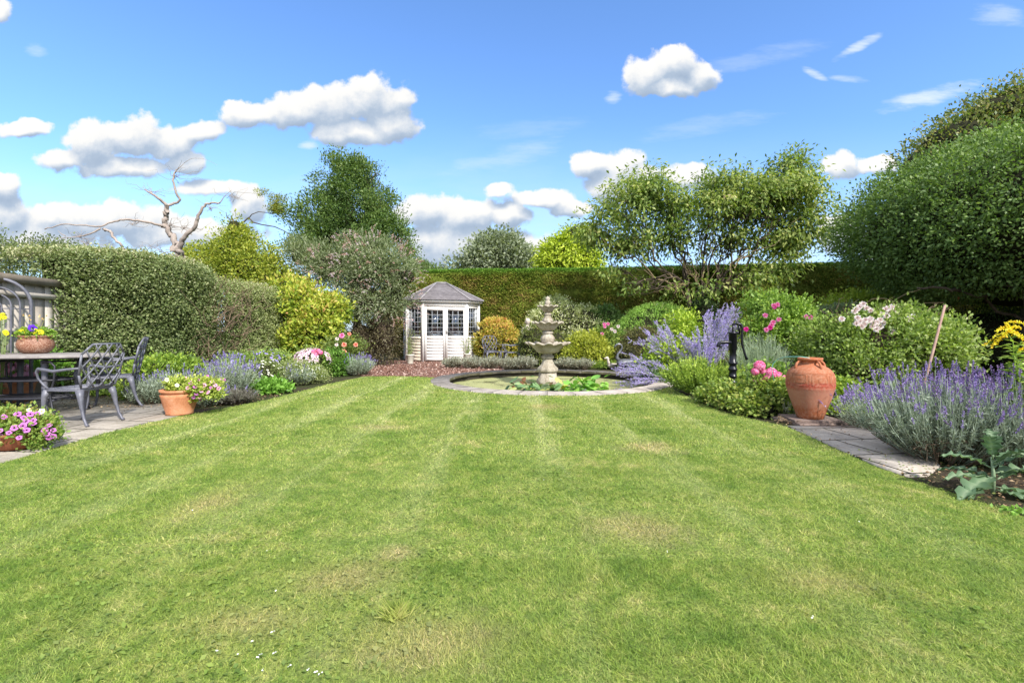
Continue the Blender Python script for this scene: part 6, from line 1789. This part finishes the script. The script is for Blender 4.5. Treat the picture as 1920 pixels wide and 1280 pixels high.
def lobed_leaf(mb, base, direction, L, W, seed):
    r = np.random.default_rng(seed); d = unit(np.array(direction, float)); side = unit(np.cross(d, [0, 0, 1])); up = np.cross(side, d)
    n = 15; V = []; 
    for i in range(n):
        s = i / (n - 1); w = W * (math.sin(math.pi * min(1, s * .93 + .05)) ** .7) * (.72 + .28 * math.cos(s * 24 + seed)) * (1 - .2 * s)
        ctr = np.array(base) + d * s * L - np.array([0, 0, 1.]) * (s ** 2) * L * .38
        for k, f in enumerate((-1, -.55, 0, .55, 1)):
            V.append(ctr + side * f * w / 2 + up * (abs(f) * .16 * w + .012 * math.sin(i * 2.3 + k)))
    Q = [(5 * i + k, 5 * i + k + 1, 5 * i + k + 6, 5 * i + k + 5) for i in range(n - 1) for k in range(4)]
    mb.add(V, Q, rnd=np.tile([.35, .5, .95, .5, .35], n) + r.normal() * .1)


c = P(1862, 938, 3.08); c[2] = 0
t = thing('broad_leaved_plant', 'plant with large blue-green lobed leaves on bare soil below the lavender, bottom right', 'plant', c)
lm = leafmat('lobed_leaf', [(.035, .07, .035), (.075, .13, .065), (.13, .20, .11), (.24, .31, .19)], .3, tint=(1, 1.1, .7))
for k, (dx, dy, dz, L, z0, W) in enumerate([(a1, a2, a3, a4 * 1.35, a5 * 1.2, a6 * 1.5) for a1, a2, a3, a4, a5, a6 in [(-1, -.3, .0, .24, .13, .12), (-.8, .3, .5, .20, .2, .10), (.2, -.5, .6, .22, .22, .11), (1, -.1, .25, .24, .16, .12), (1, -.5, -.1, .24, .06, .11), (-.3, -.2, 1, .18, .26, .09), (.7, -.4, .5, .22, .25, .11), (-.9, -.5, .2, .2, .07, .10), (.1, .3, 1, .18, .28, .08), (1, .3, .35, .26, .12, .12), (.5, -1, .0, .18, .04, .09), (-.5, .8, .3, .2, .12, .10), (.9, .2, .6, .18, .2, .10), (-1, .1, .35, .2, .1, .10)]]):
    mb = MB(); z0 *= .72; a = np.array([r.normal() * .012, r.normal() * .012, z0]); lobed_leaf(mb, a + unit(np.array([dx, dy, dz])) * .03, (dx, dy, dz), L, W, k); mb.tube([a, a + unit(np.array([dx, dy, dz])) * .05], .005, 5, rnd=.9); mb.build('leaf', lm, t, smooth=True)
MB().tube([(0, 0, 0), (.004, 0, .12), (0, .01, .24)], [.011, .010, .006], 8, rnd=.9).build('stalk', lm, t, smooth=True)
c2 = P(1905, 975, 2.75); c2[2] = 0
t = thing('small_weed', 'small bright green seedling weed at the soil edge, bottom right corner', 'weed', c2)
mb = MB(); m = 60; leaf_quads(mb, r.normal(size=(m, 3)) * [.05, .03, 0] + [0, 0, .02], r.normal(size=(m, 3)) + [0, 0, .6], r.normal(size=(m, 3)) + [0, 0, 1], .03, .018, r.random(m)); mb.build('leaves', leafmat('weed', [(.1, .2, .03), (.2, .34, .06)], .3), t)


# ---- left border
def mound(name, label, cat, px, py, Y, rx, ry, n, L, W, cols, seed, dep=None, **kw):
    return plant(name, label, cat, [B(px, py, Y, rx, ry, dep)], n, L, W, cols, seed, **kw)


plant('yellow_edged_shrub', 'lime-edged leafy shrub at the foot of the tall left hedge, behind the terracotta pot', 'shrub',
      [B(300, 700, 7.7, 54, 34, .45, 1.2), B(345, 700, 7.9, 30, 26, .3), B(265, 725, 7.5, 36, 30, .35)], 8500, .06, .028, [(.05, .09, .02), (.12, .20, .03), (.25, .34, .05), (.42, .46, .08)], 160, per=9, clump=.06, depth=.5, corefac=.7)
LB = [(.08, .09, .06), (.15, .18, .12), (.26, .31, .23), (.36, .42, .34)]
SP = [(.12, .10, .26), (.20, .16, .38), (.30, .26, .46)]
for k, (px, Y, rd, hh, lab, sp) in enumerate([(285, 6.9, .26, .42, 'silvery lavender bush at the patio edge, left of the pink petunia pot', 20), (335, 7.1, .28, .46, 'silvery lavender right behind the pink petunia pot', 40), (430, 7.6, .36, .62, 'blue-grey lavender mound with pale violet spikes, right of the petunia pot', 150), (385, 6.75, .22, .26, 'low grey lavender tumbling behind the petunia pot', 10),
                                            (560, 9.3, .22, .36, 'small grey lavender at the lawn edge below the daisies', 20), (672, 11.3, .34, .48, 'grey-green lavender at the far end of the left border', 60), (440, 6.95, .24, .22, 'dark dry lavender sprawling at the lawn edge', 12)]):
    c = P(px, 700, Y); c[2] = 0
    spiky('lavender', lab, 'lavender', c, 260, rd, hh, LB if k != 6 else [(.05, .04, .035), (.11, .10, .08), (.2, .2, .16)], 161 + k, 'lavenders along the left border', spk=(SP, .07, .015, sp), leafn=22, lw=.010, ll=.05, base_r=.12)
# violet geranium, phlox, daisies
def flowery(name, label, px, py, Y, rx, ry, n, leafc, cols, fl_n, fl_s, seed, L=.06, W=.03, dep=None, cat='flowering plant', kind='stuff', top=0.0):
    t, b = plant(name, label, cat, [B(px, py, Y, rx, ry, dep)], n, L, W, leafc, seed, per=8, clump=.06, depth=.6, corefac=.65)
    bl = B(px, py, Y, rx, ry, dep); bl = (bl[0] - b[0], bl[1] - b[1], *bl[2:])
    pp, nn = shell_points([bl], fl_n * 3, .12, .14, 2.2, seed, bl[2] + top * bl[5]); k = pp[:, 1] < bl[4] * .5; pp, nn = pp[k][:fl_n], nn[k][:fl_n]
    pp = pp + nn * .02 + [0, 0, .02]; m = len(pp); r_ = np.random.default_rng(seed); mb = MB()
    for j in range(5):
        a = r_.random(m) * 6.28; T1 = unit(np.cross(nn, [0, 0, 1.]) + 1e-3); T2 = np.cross(nn, T1)
        ax = T1 * np.cos(j * 1.257 + a[:1])[:, None] + T2 * np.sin(j * 1.257 + a[:1])[:, None] + nn * .15
        leaf_quads(mb, pp, ax, nn, fl_s, fl_s * .8, r_.random(m))
    o = mb.build('blossoms', leafmat(name + '_petal_%d' % seed, cols, .25, .6, .2, tint=(1, 1, 1)), t); o['kind'] = 'stuff'
    return t


GL = [(.05, .09, .02), (.13, .20, .04), (.24, .32, .08), (.36, .40, .14)]
flowery('violet_geranium', 'airy plant with violet-blue flowers against the lower left hedge', 500, 682, 9.8, 42, 24, 3800, GL, [(.18, .12, .50), (.28, .20, .62), (.42, .36, .68)], 75, .030, 170)
flowery('violet_geranium', 'smaller drift of violet flowers in front of the bramble gap', 445, 690, 9.0, 34, 24, 2600, GL, [(.16, .11, .44), (.28, .2, .56), (.4, .34, .62)], 36, .026, 171)
flowery('pink_phlox', 'mass of pale pink flat flower heads in front of the yellow laurel', 585, 676, 10.9, 34, 20, 3000, GL, [(.70, .34, .48), (.80, .52, .62), (.86, .68, .72)], 320, .042, 172, top=-.2)
flowery('white_daisy', 'bushy green plant dotted with tiny cream-white daisies beside the lawn edge', 560, 708, 9.6, 50, 30, 8500, [(.06, .09, .025), (.15, .19, .06), (.28, .32, .12), (.42, .42, .22)], [(.70, .66, .48), (.8, .78, .66), (.85, .84, .78)], 170, .014, 173, L=.04, W=.016)
flowery('white_daisy', 'second pale daisy plant further left, above the lavender', 500, 705, 9.0, 34, 30, 4600, [(.06, .09, .025), (.15, .19, .06), (.3, .34, .16)], [(.66, .66, .40), (.78, .76, .6), (.84, .84, .72)], 70, .022, 174, L=.04, W=.018)
mound('leafy_green_plant', 'low clump of fresh broad green leaves at the lawn edge in the left border', 'plant', 508, 733, 8.1, 30, 16, 2300, .085, .04, [(.06, .14, .02), (.14, .28, .04), (.24, .40, .08)], 175, per=7, clump=.05, depth=.6, corefac=.6)
mound('leafy_green_plant', 'rounded mid-green leafy bush in front of the roses, far end of the left border', 'plant', 627, 684, 11.2, 28, 28, 4400, .06, .034, [(.04, .09, .02), (.10, .20, .03), (.18, .32, .06)], 176, per=8, clump=.06, depth=.4, corefac=.75)
t, b = plant('rose_bush', 'thin rose bush with pink, coral and white blooms before the yellow laurel', 'rose bush', [B(640, 655, 12.2, 34, 26, .4), B(668, 650, 12.4, 20, 20, .3)], 3000, .06, .035, [(.05, .08, .02), (.12, .17, .04), (.25, .27, .08)], 177, per=7, clump=.08, depth=.9, corefac=0, trunk=10)
for k, (px, py, kd, s_) in enumerate([(641, 629, 'rose_pink', .07), (632, 635, 'rose_white', .045), (645, 646, 'rose_coral', .065), (645, 659, 'rose_coral', .065), (667, 646, 'rose_coral', .06), (631, 646, 'rose_white', .045), (655, 626, 'rose_coral', .05), (540, 653, 'rose_coral', .05)][:7]):
    p = P(px, py, 11.75); bloom(BM[kd], t, p - b, s_, TOCAM(p), k)
t = thing('pink_dahlia', 'vivid pink frilly flower head standing above the pale phlox', 'flower', (*P(593, 680, 11.0)[:2], 0))
c = np.array(t.location); p = P(594, 661, 10.7)
mb = MB(); mb.tube([(0, 0, 0), p - c], .006, 5); mb.build('stalk', M['stem'], t)
for k, (px, py) in enumerate([(588, 659), (597, 658), (592, 664), (601, 661)]): bloom(BM['geranium_pink'], t, P(px, py, 10.65) - c, .065, TOCAM(p), k)
# leafy bits near the trellis and at the patio back
plant('leafy_green_plant', 'bright green leafy plant with yellow daisies beside the arched trellis', 'plant', [B(20, 655, 7.2, 46, 22, .3), B(70, 690, 7.2, 30, 30, .3), B(-20, 620, 7.2, 30, 40, .3)], 3600, .09, .045, [(.05, .11, .02), (.12, .24, .03), (.22, .36, .06)], 178, per=7, clump=.07, depth=.7, corefac=.5)
b = np.array(bpy.data.objects[-1].location) if False else None
t = thing('yellow_daisies', 'tall yellow daisies in front of the arched trellis at the left edge', 'flowering plant', (*P(0, 700, 6.35)[:2], 0)); c = np.array(t.location)
mb = MB(); FL = [(5, 590), (8, 595), (2, 597), (10, 622), (12, 625)]
for k, (px, py) in enumerate(FL):
    p = P(px, py, 6.3) - c; mb.tube([(0, 0, 0), p * .5 + [.01, 0, 0], p], .004, 5); m = 12; u = r.random(m)[:, None]; leaf_quads(mb, p * u, r.normal(size=(m, 3)) + [0, 0, .4], r.normal(size=(m, 3)), .06, .02, r.random(m))
mb.build('stems', M['stem'], t)
for k, (px, py) in enumerate(FL): p = P(px, py, 6.3); bloom(BM['daisy_yellow'], t, p - c, .032, TOCAM(p), k)
mound('low_ground_cover', 'thin green weeds and leaves under the hedge behind the patio chairs', 'ground cover plant', 205, 745, 7.75, 60, 12, 2600, .05, .03, [(.05, .09, .02), (.12, .18, .03), (.26, .28, .08)], 179, dep=.25, per=5, clump=.08, depth=.9, corefac=0, trunk=False)
mound('low_ground_cover', 'low green plants around the two bird figures behind the pond', 'ground cover plant', 1140, 690, 13.3, 44, 10, 2600, .05, .03, [(.06, .10, .02), (.14, .22, .04), (.32, .38, .06)], 180, dep=.4, per=6, clump=.07, depth=.9, corefac=.5, trunk=False)
